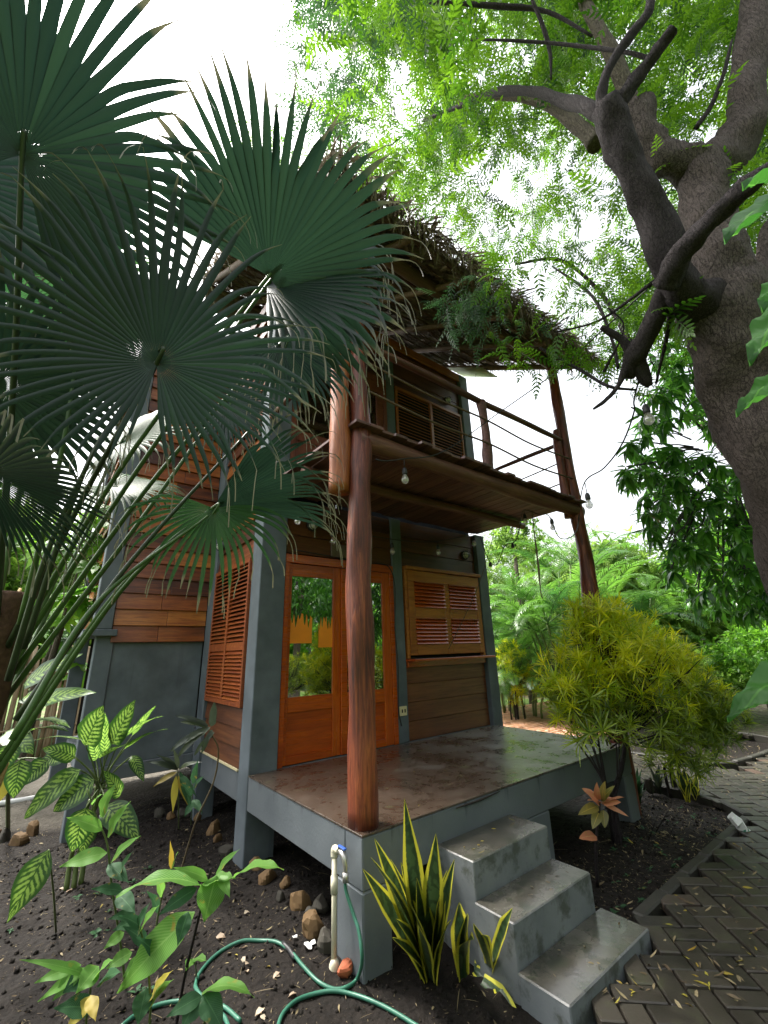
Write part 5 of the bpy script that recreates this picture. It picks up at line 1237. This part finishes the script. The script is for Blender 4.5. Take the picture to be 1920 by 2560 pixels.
pap('lobed bright green plant lit from behind between palm trunk and house', (-1.75, 6.4, G), [(230, 1340, 6.4), (260, 1290, 6.4), (200, 1390, 6.2), (150, 1480, 6.), (210, 1500, 6.1), (250, 1420, 6.3), (120, 1390, 6.2)], 1, 1.1)
pap('lower lobed green plant in front of the bamboo fence', (-1.95, 7.4, G), [(160, 1570, 7), (110, 1600, 7), (200, 1560, 7), (60, 1560, 7), (180, 1640, 7.2), (120, 1540, 7.)], 2, 1.1)
tree('bright green tree behind the bamboo fence', (-2.6, 13, G), 5, [((-2.4, 13, 2.6), (2.2, 2, 1.6)), ((-3.6, 14, 4.0), (2.5, 2, 1.8)), ((-1.0, 13.5, 1.8), (1.6, 2, 1.4))], 6500, BS, 1.9, 'farleaf', 78)
tree('taller green tree behind the left of the garden', (-5, 11, G), 7, [((-4.6, 11, 4.5), (2, 2, 1.8)), ((-5.2, 10.5, 6.), (2, 2, 1.8)), ((-4.2, 11, 2.2), (1.6, 2, 1.6))], 5200, BS, 1.8, 'bush', 79)
tree('dense green tree closing the view behind the house', (1, 17, G), 5, [((0, 17, 3), (3, 2, 2.2)), ((3, 17, 3), (3, 2, 2.)), ((-5, 18, 3.5), (3, 2, 2.6))], 5000, BS, 2.6, 'farleaf', 80)
# trees behind the camera: they close the garden and show in the door glass
tree('dark mango tree across the garden, seen mirrored in the door glass', (5.6, -8.2, G), 5, [((5.2, -7.6, 3.2), (2., 1.6, 1.3)), ((7.0, -8.6, 3.0), (2., 1.6, 1.3)), ((4.0, -8.6, 3.8), (2., 1.6, 1.3)), ((6, -8, 5), (3, 2.4, 1.5))], 7000, MB_, 1.5, 'mango', 81, trunk=.2)
bushy('round croton bush across the garden, seen mirrored in the door glass', (3.7, -4.9, G), [(0, 0, .05), (.1, .1, .03), (-.1, 0, .03)], [((3.7, -4.9, .55), (.9, .7, .5)), ((4.3, -5.4, .6), (.9, .7, .5))], 260, CR, 'croton', 'crotondark', .9, 82)
tree('green trees at the far side of the garden behind the viewer', (10, -17, G), 6, [((9, -17, 3), (4, 2, 3)), ((14, -15, 3), (4, 2, 3)), ((4, -18, 3.5), (4, 2, 3.5)), ((-3, -14, 3.5), (4, 2, 3.5)), ((-9, -8, 3.5), (2, 4, 3.5))], 9000, BS, 3., 'bush', 83)

# ---- dumb cane, ginger, snake plants, dracaena, small croton: every leaf a part
def leafobj(name, b, t, W, mat, parent, prof='ovate', bend=.5, fold=.12, wave=.02, face=None, K=9, m=2, twist=0., label=None, stalk=None, stm='stem'):
    b = np.array(b, float); t = np.array(t, float); L = np.linalg.norm(t - b) * (1 + bend * .12); W = W * {'sans': 2.05, 'dief': 1.2, 'ginger': 1.25, 'gingerdark': 1.1}.get(mat, 1.)
    tp = blade(L, W, K, prof, fold, bend, wave, twist, m); me = tmesh(name, tp)
    n = UP * .5 - viewdir((b + t) / 2) * .9 if face is None else np.array(face, float)
    d = nrm(t - b); x, y, z = frame(d, n); d2 = d * math.cos(bend * .5) + z * math.sin(bend * .5)     # aim so that the curved blade ends at t
    o = single(name, me, mat4(b, d2, z), mat, parent, label)
    if stalk is not None: tubeobj('leaf_stalk', [np.array(stalk, float), (np.array(stalk) + b) / 2 + UP * .02, b], [.007, .006, .004], stm, parent, 6, 4)
    return o
def stalkpt(base, b, f=.5): return base + (np.array(b) - base) * np.array([.15, .15, f])
dg = PZ(185, 2215, G); dg[2] = G
dief = thing('dumb_cane', 'dumb cane with large green and cream patterned leaves before the grey wall', 'plant', dg)
for x, y, px2, py2 in ((0, 0, 262, 1960), (.05, .03, 245, 1950), (-.05, .02, 225, 2000)):
    tubeobj('stem', [dg + (x, y, -.03), dg + (x, y, .25), D(px2, py2, 3.55)], [.02, .018, .013], 'stem', dief, 8, 5, .08)
hubd = D(250, 1965, 3.55)
for (bx, by, tx, ty, W, d, bend, face) in ((213, 1862, 258, 1766, .19, 3.5, .15, None), (280, 1860, 337, 1752, .15, 3.5, .15, None), (262, 1880, 262, 1785, .08, 3.6, .2, None), (332, 1838, 388, 1765, .06, 3.6, .3, (0, 0, 1)), (300, 1850, 403, 1790, .09, 3.5, .5, (0, 0, 1)), (312, 1872, 414, 1822, .07, 3.5, .5, (0, 0, 1)),
                                       (250, 1895, 325, 1858, .10, 3.5, .4, (0, 0, 1)), (188, 1892, 112, 1872, .13, 3.5, .7, None), (165, 1880, 104, 1908, .14, 3.6, .6, None), (200, 1925, 66, 2040, .15, 3.3, .8, None), (235, 1950, 138, 2025, .17, 3.3, .6, None), (215, 2020, 183, 2125, .17, 3.4, .5, None),
                                       (265, 2015, 343, 2092, .17, 3.3, .6, None), (330, 1890, 358, 1950, .08, 3.5, .5, None), (210, 1990, 150, 1970, .10, 3.7, .5, None), (225, 2060, 205, 2130, .12, 3.5, .5, None), (300, 1990, 262, 1930, .1, 3.5, .4, None), (240, 1900, 225, 1830, .09, 3.7, .3, None)):
    b, t = D(bx, by, d), D(tx, ty, d - .1); leafobj('leaf', b, t, W, 'dief', dief, 'ovate', bend, .10, .03, face, 12, 2, stalk=hubd + rvec() * .02)
d2 = thing('dumb_cane', 'second dumb cane close to the palm trunk at the left edge', 'plant', PZ(20, 2080, G)); h2_ = D(20, 1900, 3.2); tubeobj('stem', [PZ(20, 2080, G), (PZ(20, 2080, G) + h2_) / 2, h2_], [.02, .018, .012], 'stem', d2, 8, 4)
for (bx, by, tx, ty, W, d, bend, face) in ((60, 1712, 200, 1636, .14, 3.2, .3, None), (85, 1760, 230, 1730, .12, 3.2, .5, None), (70, 1735, 135, 1750, .17, 3.3, .7, None), (75, 1800, 172, 1815, .11, 3.2, .5, (0, 0, 1)), (80, 1825, 168, 1826, .10, 3.2, .5, (0, 0, 1)), (90, 1850, 205, 1848, .06, 3.2, .4, (0, 0, 1)), (15, 1830, 80, 1880, .14, 3.2, .6, None),
                                       (50, 1900, 35, 1990, .13, 3.0, .6, None), (30, 1860, 0, 1930, .12, 3., .6, None), (120, 1900, 55, 1960, .12, 3.2, .8, None)):
    leafobj('leaf', D(bx, by, d), D(tx, ty, d - .1), W, 'dief', d2, 'ovate', bend, .10, .03, face, 10, 2, stalk=h2_ + rvec() * .03)
d3 = thing('dumb_cane_shoot', 'single long patterned leaf drooping low in the left foreground', 'plant', PZ(150, 2330, G)); s_ = PZ(140, 2330, G)
leafobj('leaf', D(122, 2125, 2.5), D(22, 2300, 2.3), .135, 'dief', d3, 'lance', .4, .1, .02, None, 12, 2, stalk=s_)
yl = leafobj('yellow_leaf', D(20, 1925, 3.1), D(0, 2000, 3.0), .11, 'yleaf', None, 'ovate', .5); tag(yl, 'orange yellow withered leaf hanging at the left edge', 'leaf')

def stemplant(name, label, cat, stem_px, d, leaves, mat, group=None, r=.007, smat='stem', prof='lance'):
    base = PZ(stem_px[0][0], stem_px[0][1], G); dd0 = float(RW[2] @ (base - CAM)); t = thing(name, label, cat, base, group)
    n = len(stem_px); tubeobj('stem', [base - UP * .03] + [D(x, y, dd0 + (d - dd0) * (k + 1) / n) for k, (x, y) in enumerate(stem_px[1:])], np.linspace(r, r * .55, n), smat, t, 7, 5, .06)
    for L in leaves:
        bx, by, tx, ty, W = L[:5]; bend = L[5] if len(L) > 5 else .5; m_ = L[6] if len(L) > 6 else mat; dz = L[7] if len(L) > 7 else -.08; face = L[8] if len(L) > 8 else None
        leafobj('leaf', D(bx, by, d), D(tx, ty, d + dz), W, m_, t, prof, bend, .16, .05, face, 12, 2)
    return t
stemplant('ginger_plant', 'upright pale ginger stem with leaves low in the left foreground', 'plant', [(318, 2470), (300, 2350), (280, 2220), (268, 2110), (240, 2040), (218, 1972)], 2.45,
          [(278, 2157, 346, 2092, .05), (270, 2094, 321, 2008, .06), (253, 2043, 289, 1960, .06), (257, 2075, 172, 2045, .06, .6), (268, 2132, 155, 2165, .07, .6), (232, 2012, 255, 1986, .03), (270, 2162, 320, 2205, .07, .5, 'gingerdark'),
           (308, 2228, 232, 2222, .055, .5, 'gingerdark'), (295, 2237, 336, 2280, .08, .6, 'gingerdark'), (337, 2284, 274, 2297, .05, .5, 'gingerdark'), (340, 2300, 285, 2325, .06, .5, 'gingerdark'), (365, 2362, 312, 2318, .07, .5, 'gingerdark'), (300, 2190, 330, 2130, .05, .4, 'gingerdark'), (310, 2330, 262, 2370, .05, .6), (330, 2380, 268, 2420, .06, .6)], 'ginger')
stemplant('ginger_plant', 'biggest ginger with two broad leaves spread beside the green hose', 'plant', [(438, 2570), (460, 2450), (488, 2330), (510, 2240), (527, 2172)], 2.0,
          [(502, 2214, 306, 2232, .115, 1.0, 'ginger', -.05, (0, 0, 1)), (582, 2196, 700, 2170, .09, .9, 'ginger', -.05, (0, 0, 1)), (540, 2185, 597, 2124, .035, .3), (540, 2190, 512, 2300, .10, .5), (493, 2220, 400, 2285, .06, .6, 'gingerdark'), (487, 2282, 300, 2475, .125, .5), (550, 2190, 573, 2240, .04, .8),
           (400, 2400, 345, 2345, .05, .5, 'gingerdark'), (470, 2280, 445, 2360, .06, .5, 'gingerdark'), (505, 2215, 585, 2195, .10, .5, 'ginger', -.02, (0, 0, 1)), (520, 2200, 440, 2170, .04, .6)], 'ginger', smat='darkbark', r=.009)
stemplant('ginger_plant', 'short ginger with one bright curled leaf at the bottom by the hose', 'plant', [(520, 2640), (512, 2560), (506, 2484)], 1.85,
          [(506, 2484, 627, 2486, .065, 1.1, 'ginger', -.03, (0, 0, 1)), (508, 2486, 555, 2570, .085, .5, 'gingerdark'), (500, 2490, 455, 2570, .075, .5, 'gingerdark'), (505, 2490, 420, 2540, .06, .5, 'gingerdark')], 'ginger')
stemplant('ginger_plant', 'ginger shoot with a yellowing leaf right of the pale stem', 'plant', [(378, 2640), (374, 2560), (376, 2500), (365, 2380), (340, 2290)], 2.05,
          [(375, 2503, 428, 2428, .06, .4, 'yleaf'), (374, 2520, 430, 2450, .05, .4), (365, 2470, 345, 2560, .08, .4, 'gingerdark'), (360, 2400, 310, 2440, .06, .5), (372, 2440, 395, 2380, .06, .5, 'gingerdark'), (345, 2340, 372, 2260, .06, .4, 'gingerdark'), (352, 2320, 300, 2290, .05, .6, 'gingerdark'), (350, 2330, 395, 2265, .05, .3)], 'ginger')
stemplant('ginger_plant', 'drooping ginger clump with orange yellow leaves in the bottom left corner', 'plant', [(215, 2640), (215, 2560), (225, 2480), (235, 2415)], 1.95,
          [(203, 2412, 92, 2455, .045, .6), (203, 2420, 135, 2498, .055, .6), (246, 2415, 193, 2480, .07, .5), (248, 2460, 300, 2430, .06, .4, 'gingerdark'), (232, 2490, 165, 2575, .06, .4, 'yleaf'), (224, 2490, 238, 2550, .055, .4, 'yleaf'), (215, 2440, 160, 2480, .08, .5, 'gingerdark'), (232, 2520, 140, 2520, .08, .5, 'gingerdark'), (240, 2450, 280, 2400, .05, .5), (220, 2420, 100, 2500, .04, .6), (225, 2440, 60, 2400, .03, .6)], 'ginger')
stemplant('ginger_plant', 'thin ginger shoot with a rusty tip behind the broad leaves', 'plant', [(380, 2400), (395, 2290), (412, 2215), (428, 2170)], 2.45,
          [(428, 2172, 426, 2104, .03, .2, 'yleaf'), (432, 2172, 444, 2130, .03, .2), (405, 2240, 385, 2190, .05, .5), (395, 2280, 370, 2230, .05, .5, 'gingerdark')], 'ginger')
stemplant('ginger_plant', 'small seedling with a lobed leaf beside the hose loop', 'plant', [(495, 2440), (488, 2410), (480, 2395)], 2.2, [(482, 2400, 515, 2402, .05, .6, 'ginger', -.03, (0, 0, 1)), (480, 2398, 465, 2425, .04, .6)], 'ginger', r=.004)
dr = stemplant('dracaena', 'tall bare crooked stem with a drooping dark tuft before the side wall', 'plant', [(450, 2178), (475, 2099), (493, 2045), (534, 1954), (546, 1880), (534, 1845), (517, 1815)], 3.2,
          [(520, 1815, 444, 1790, .035, .8), (518, 1818, 455, 1805, .035, .9), (515, 1820, 430, 1875, .04, 1.), (522, 1820, 452, 1862, .04, .9), (525, 1818, 448, 1888, .045, 1.1), (530, 1815, 536, 1758, .05, .4, 'drac'), (518, 1822, 470, 1850, .035, .9), (530, 1825, 505, 1880, .035, 1.), (535, 1830, 488, 1885, .035, 1.)], 'drac', smat='brownstem', r=.009, prof='strap')
stemplant('dracaena', 'low dark leaved plant with yellow hanging leaves by the rocks', 'plant', [(448, 2075), (446, 2000), (443, 1925)], 3.9,
          [(443, 1925, 372, 1905, .05, 1.), (443, 1922, 395, 1888, .045, .8), (446, 1922, 432, 1868, .04, .5), (446, 1925, 500, 1905, .045, .9), (443, 1930, 385, 1965, .05, .8, 'oldcroton'), (440, 1940, 432, 2030, .06, .3, 'yleaf'), (446, 1940, 468, 2010, .055, .4, 'yleaf'), (450, 1930, 480, 2030, .06, .4, 'gingerdark'), (445, 1925, 410, 1900, .04, .8), (448, 1935, 490, 1990, .05, .5, 'gingerdark')], 'drac', prof='lance', r=.008)
stemplant('small_shrub', 'small green plant under the wall beside the bare stem', 'plant', [(478, 2060), (480, 2020), (482, 1960)], 3.7, [(482, 1960, 495, 1900, .05, .4), (482, 1975, 510, 1940, .05, .4), (480, 1990, 455, 1960, .05, .5), (481, 2000, 505, 2030, .06, .6), (480, 2010, 462, 2040, .05, .6)], 'gingerdark', r=.006)

def snake(label, base_px, leaves, group='snake plants'):
    base = PZ(*base_px, G); t = thing('snake_plant', label, 'plant', base, group); dd = float(RW[2] @ (base - CAM))
    for k, L in enumerate(leaves):
        bx, by, tx, ty, W = L[:5]; bend = L[5] if len(L) > 5 else .15; tw = L[6] if len(L) > 6 else rnd(-.5, .5); b = PZ(bx, by, G - .02); dl = float(RW[2] @ (b - CAM)); tip = D(tx, ty, dl + (L[7] if len(L) > 7 else rnd(-.45, -.25)))
        leafobj('leaf', b, tip, W, 'sans', t, 'sword', bend, .28, .012, None, 14, 3, tw)
snake('large clump of tall yellow edged snake plant between corner pillar and steps', (1078, 2445),
      [(1062, 2440, 1013, 2006, .052, .12), (1080, 2440, 1089, 2090, .056, .1), (1062, 2445, 914, 2180, .046, .25), (1058, 2432, 942, 2106, .05, .2), (1088, 2445, 1134, 2152, .044, .1), (1085, 2450, 1116, 2182, .05, .15), (1068, 2430, 1006, 2164, .04, .2), (1064, 2435, 938, 2154, .04, .3), (1070, 2425, 982, 2156, .042, .2),
       (1072, 2445, 1040, 2190, .045, -.1), (1078, 2435, 1060, 2230, .04, .2), (1080, 2448, 1028, 2260, .04, .1), (1086, 2440, 1098, 2240, .045, .1), (1060, 2442, 995, 2300, .04, .3), (1090, 2440, 1125, 2300, .036, .2), (1075, 2450, 1045, 2310, .04, .1), (1066, 2440, 985, 2345, .03, .3), (1074, 2420, 1018, 2185, .05, .7)])
snake('folded snake plant leaves standing just right of the large clump', (1160, 2445), [(1158, 2445, 1148, 2256, .05, .1), (1163, 2445, 1180, 2345, .05, .5), (1156, 2445, 1168, 2285, .045, .1)])
snake('small two leaved snake plant leaning on the side of the steps', (1228, 2430), [(1226, 2432, 1280, 2272, .045, .1), (1226, 2432, 1184, 2308, .035, .1), (1222, 2432, 1205, 2335, .03, .5)])
snake('fallen snake plant leaves lying across the lower step side', (1200, 2450), [(1185, 2420, 1420, 2542, .055, .5, .2, -.10), (1205, 2455, 1330, 2590, .06, .8, .2, -.2), (1245, 2470, 1300, 2600, .045, .6, .2, -.2), (1188, 2425, 1230, 2470, .04, .4, .2, -.1)])
pb = PZ(1492, 2205, G)
pc = thing('pink_croton', 'small croton with salmon pink leaves in front of the tall bush', 'plant', pb)
tubeobj('stem', [pb - UP * .03, D(1490, 2110, 3.35), D(1500, 2010, 3.3)], [.014, .012, .008], 'darkbark', pc, 7, 5, .1)
for (bx, by, tx, ty, W, m_, face) in ((1498, 2008, 1458, 1972, .085, 'redcroton', None), (1500, 2008, 1470, 2000, .07, 'redcroton', (0, 0, 1)), (1505, 2010, 1560, 1992, .09, 'redcroton', (0, 0, 1)), (1505, 2005, 1550, 2005, .07, 'redcroton', None), (1495, 2000, 1492, 1958, .05, 'redcroton', None), (1505, 2000, 1512, 1955, .06, 'oldcroton', None),
                                      (1500, 2025, 1482, 2070, .08, 'oldcroton', None), (1508, 2025, 1512, 2068, .07, 'oldcroton', None), (1495, 2015, 1448, 2035, .08, 'oldcroton', None), (1490, 2090, 1450, 2095, .08, 'redcroton', None), (1510, 2010, 1570, 2040, .035, 'redcroton', None), (1503, 2002, 1535, 1965, .05, 'oldcroton', None)):
    leafobj('leaf', D(bx, by, 3.32), D(tx, ty, 3.25), W, m_, pc, 'ovate', .4, .12, .03, face, 8, 2)
# low bromeliad-like clumps in the bed
for lab, (x, y), n_, mt, L in (('dark strappy plant at the foot of the croton trunk', (1600, 2010), 16, 'gingerdark', .32), ('small snake plant with yellow edges at the far bed edge', (1720, 2005), 8, 'sans', .30), ('dark rosette plant behind the trunk of the second croton', (1650, 1985), 14, 'drac', .34), ('short snake plant at the bed edge right of the others', (1742, 2000), 6, 'sans', .26)):
    p = PZ(x, y, G); t = thing('bed_plant', lab, 'plant', p, 'low plants in the croton bed')
    for k in range(n_):
        an = k * 2.4; q = p + np.array([math.cos(an) * .3, math.sin(an) * .3, rnd(.5, 1.2)]) * L; leafobj('leaf', p, q, .04, mt, t, 'sword', .4 if mt != 'sans' else .1, .2, .01, (-math.cos(an), -math.sin(an), .6), 7, 1)
# a dark upright stone and thin twigs in the bed
p = PZ(1628, 1985, G); rock('stone', (p[0], p[1], G + .1), (.07, .05, .14), 'greyrock', 'upright dark stone among the plants of the croton bed', 'bed stones', 77)
for k, (x, y, x2, y2) in enumerate(((1622, 2100, 1606, 2050), (1622, 2100, 1645, 2035), (1640, 2080, 1680, 2010))):
    o = tubeobj('twig', [PZ(x, y, G), D(x2, y2, 3.8)], [.005, .002], 'darkbark', None, 5, 1); tag(o, ['left thin bare twig sticking up in the croton bed', 'middle thin bare twig sticking up in the croton bed', 'right thin bare twig in the croton bed'][k], 'twig', 'bare twigs in the bed')

# ---- broad leaves cut by the right edge, on a stem outside the picture
def lobed(L, W, seed):
    g = np.random.default_rng(seed); K = 22; V = []; U = []; ph = g.uniform(0, 6)
    for i in range(K + 1):
        t = i / K; w_ = W / 2 * math.sin(math.pi * t ** .7) ** .8 * (1 + .16 * (abs((t * 5 + ph) % 1 - .5) * 2 - .5)); w_ = max(w_, .002)
        for c in (-1, -.5, 0, .5, 1): V.append((L * t, c * w_, -.10 * L * t * t + .12 * abs(c) * w_ + .012 * math.sin(t * 20 + c * 3))); U.append((t, c, 0))
    F = [(i * 5 + k, (i + 1) * 5 + k, (i + 1) * 5 + k + 1, i * 5 + k + 1) for i in range(K) for k in range(4)]
    return np.array(V), np.array(F), np.array(U, float)
bp = D(2150, 1300, 1.15); bl_ = thing('broad_leaf_plant', 'broad bright green leaves reaching in from the right edge very near the viewer', 'plant', (bp[0], bp[1], G))
tubeobj('stem', [(bp[0], bp[1], G - .02), bp, D(2060, 700, 1.2), D(2040, 420, 1.25)], [.02, .016, .012, .008], 'stem', bl_, 8, 8)
for k, (bx, by, tx, ty, W) in enumerate(((2030, 440, 1800, 562, .16), (2040, 690, 1860, 875, .13), (2040, 640, 1895, 745, .12), (2050, 880, 1833, 1000, .10), (2100, 1600, 1812, 1762, .115), (2060, 400, 1850, 430, .12))):
    b, t_ = D(bx, by, 1.2), D(tx, ty, 1.1); L = np.linalg.norm(t_ - b); single('leaf', tmesh('leaf', lobed(L, W, k)), mat4(b, t_ - b, UP * .8 - viewdir(t_) * .6), 'bigleaf', bl_)
    tubeobj('leaf_stalk', [b, b + (.03, -.02, -.05), D(2120, by + 60, 1.2)], [.004, .004, .006], 'stem', bl_, 6, 3)

# ---- fallen leaves
LT = [blade(.062, .015, 4, 'lance', .2, b, .05, tw) for b, tw in ((.6, .3), (1.2, -.4), (-.6, .2), (.2, .9))]; LM = [tmesh('fallen_leaf_mesh', t) for t in LT]
LMY = [m_.copy() for m_ in LM]; LMP = [m_.copy() for m_ in LM]
def surf(x, y):
    if 0 <= x <= 3.76 and 0 <= y <= 1.9: return .004, 'deck'
    if .62 < x < 1.46 and -.34 < y < 0: return -.196, 'step'
    if .61 < x < 1.46 and -.63 < y < -.35: return -.396, 'step'
    if .60 < x < 1.5 and -.94 < y < -.65: return -.606, 'step'
    if in_pave(x, y): return G + .062, 'paving'
    return gz(x, y) + .008, 'soil'
labs = {'deck': ('thin fallen leaflet lying on the wet brown deck', 'small yellow leaflet lying on the wet brown deck'), 'step': ('small dry leaflet lying on a wet concrete step', 'small yellow leaflet lying on a wet concrete step'),
        'paving': ('dry tan leaflet scattered on the dark pavers', 'yellow leaflet scattered on the dark pavers'), 'soil': ('dry leaflet lying on the dark garden soil', 'yellow leaflet lying on the dark garden soil')}
def drop(x, y, mt, me, s):
    z, kind = surf(x, y)
    o = single('fallen_leaf', me, mat4((x, y, z + .004), (rnd(-1, 1), rnd(-1, 1), rnd(-.05, .1)), (rnd(-.4, .4), rnd(-.4, .4), 1), s), mt, None)
    tag(o, labs[kind][1 if mt == 'yleaf' else 0], 'fallen leaf', 'fallen leaves on the ' + kind)
cnt = 0
while cnt < 210:
    x, y = rnd(1380, 1920), rnd(2080, 2560); p = PZ(x, y, G)
    if surf(p[0], p[1])[1] in ('step', 'deck') or (p[0] > 0 and p[1] > 0): continue
    s = rnd(.6, 1.25); yl_ = random.random() < .2; drop(p[0], p[1], 'yleaf' if yl_ else 'litter', (LMY if yl_ else LM)[cnt % 4], s); cnt += 1
for k in range(26): drop(rnd(.4, 3.6), rnd(.1, 1.8), 'yleaf' if k % 3 == 0 else 'litter', (LMY if k % 3 == 0 else LM)[k % 4], rnd(.35, .8))
for k in range(20): st = [(-.3, -.03), (-.6, -.38), (-.9, -.68)][k % 3]; drop(rnd(.66, 1.42), rnd(*st), 'yleaf' if k % 3 == 0 else 'litter', (LMY if k % 3 == 0 else LM)[k % 4], rnd(.5, .9))
for k in range(34): p = PZ(rnd(0, 1100), rnd(2150, 2540), G); (p[0] < -.05) and drop(p[0], p[1], 'yleaf' if k % 4 == 0 else 'litter', (LMY if k % 4 == 0 else LM)[k % 4], rnd(.5, 1.))
PT = blade(.05, .035, 3, 'ovate', .3, .8, .1); pm_ = tmesh('petal_mesh', PT)
for k, (x, y) in enumerate(((605, 2410), (618, 2445), (700, 2440), (690, 2452), (650, 2560), (660, 2535), (655, 2548), (612, 2428), (540, 2352), (700, 2395), (180, 2225), (150, 2215), (740, 2500), (610, 2290))):
    q = gp_(x, y, .012); tag(single('fallen_petal', pm_, mat4(q, (rnd(-1, 1), rnd(-1, 1), .1), (rnd(-.3, .3), 0, 1), rnd(.7, 1.3)), 'petal', None), 'pale curled petal lying on the dark soil near the hose', 'petal', 'pale petals on the soil')
# uncountable litter: chips and crumbs on soil and between the bushes, farther leaves on the paving
ms = []
for k in range(9500):
    if k < 7000: x, y = rnd(-2.6, .9), rnd(-1.2, 4.6)
    else: x, y = rnd(1.5, 4.7), rnd(-.78, .3)
    if 0 <= x <= 3.76 and 0 <= y <= 1.9 and random.random() < .9: continue
    if .55 < x < 1.56 and -.98 < y < 0: continue
    ms.append(mat4((x, y, gz(x, y) + .006), (rnd(-1, 1), rnd(-1, 1), rnd(-.3, .3)), (rnd(-.8, .8), rnd(-.8, .8), 1), rnd(.08, .4) if random.random() < .93 else rnd(.5, .9)))
for k in range(1500):
    x, y = rnd(3.3, 9), rnd(-2.2, 2.6)
    if in_pave(x, y) or y > -.8: ms.append(mat4((x, y, surf(x, y)[0] + .006), (rnd(-1, 1), rnd(-1, 1), 0), (rnd(-.3, .3), rnd(-.3, .3), 1), rnd(.5, 1.1)))
lt = scatter('leaf_litter', LT, ms, 'litter', None, seed=91); tag(lt, 'fine leaf litter over soil and far paving', 'leaf litter')
# clods, crumbs and bits of stick that make up the soil surface
ck = []
for s in range(4):
    g = np.random.default_rng(s + 5); v = np.array([[1, 0, 0], [-1, 0, 0], [0, 1, 0], [0, -1, 0], [0, 0, 1], [0, 0, -1.]]) * g.uniform(.5, 1.2, (6, 1)) * .012
    f = np.array([[0, 2, 4, 4], [2, 1, 4, 4], [1, 3, 4, 4], [3, 0, 4, 4], [2, 0, 5, 5], [1, 2, 5, 5], [3, 1, 5, 5], [0, 3, 5, 5]])[:, [0, 1, 2]]
    ck.append((v, f, np.tile([.2, .2, 0.], (6, 1))))
ms = []
while len(ms) < 9500:
    x, y = (rnd(-2.4, .7), rnd(-1.2, 3.6) ** 1.) if rng.random() < .75 else (rnd(1.5, 4.6), rnd(-.76, .5))
    if (.5 < x < 1.58 and -1. < y < 0) or (x > .72 and y < -.86): continue
    ms.append(mat4((x, y, gz(x, y) + .002), rvec(), rvec(), .2 + 1.9 * rng.random() ** 5))
cl = scatter('soil_clods', ck, ms, 'soil', None, seed=94); tag(cl, 'dark crumbs and clods of soil in the beds', 'soil')
sk = [blade(.16, .004, 4, 'strap', .8, b, 0, 0, 1) for b in (.2, .6, 1.1)]; ms = []
for k in range(420):
    x, y = (rnd(-2.2, .6), rnd(-1.1, 3.2)) if k % 3 else (rnd(1.6, 4.5), rnd(-.76, .3))
    ms.append(mat4((x, y, gz(x, y) + .012), (rnd(-1, 1), rnd(-1, 1), rnd(-.05, .1)), (rnd(-.4, .4), 0, 1), rnd(.3, 1.2)))
st_ = scatter('stick_litter', sk, ms, 'litter', None, seed=95); tag(st_, 'thin dry sticks scattered over the dark soil', 'sticks')
# lawn tufts beyond the paving and moss on the pale ground
gb = combine([xf(blade(.14, .012, 3, 'lance', .1, b), mat4((0, 0, 0), (math.cos(a_), math.sin(a_), 1.6), (0, 0, 1))) for a_, b in ((0, .8), (1.6, .5), (3.1, .9), (4.6, .6))])
ms = [mat4((x, y, G - .03), (math.cos(x * 7), math.sin(x * 7), 0), UP, rnd(.7, 1.5)) for x, y in [(rnd(9.8, 22), rnd(-6, 6)) for _ in range(5200)]]
gr = scatter('lawn_grass', gb, ms, 'bush', None, seed=92); tag(gr, 'short green lawn grass beyond the paving', 'grass')
# small weeds in the soil
wt = [rosette(n_, .06, .025, 'ovate', (.1, .9), (.3, .8), 3, .2, n_) for n_ in (3, 4, 6)]
ms = [mat4((x, y, gz(x, y)), (1, 0, 0), UP + rvec() * .2, rnd(.4, 1.1)) for x, y in [(rnd(-2.2, -.5), rnd(-.6, 2.6)) for _ in range(35)] + [(rnd(1.7, 4.5), rnd(-.7, -.1)) for _ in range(35)]]
wd_ = scatter('weeds', wt, ms, 'gingerdark', None, seed=93); tag(wd_, 'tiny weeds sprouting from the dark soil', 'weeds')
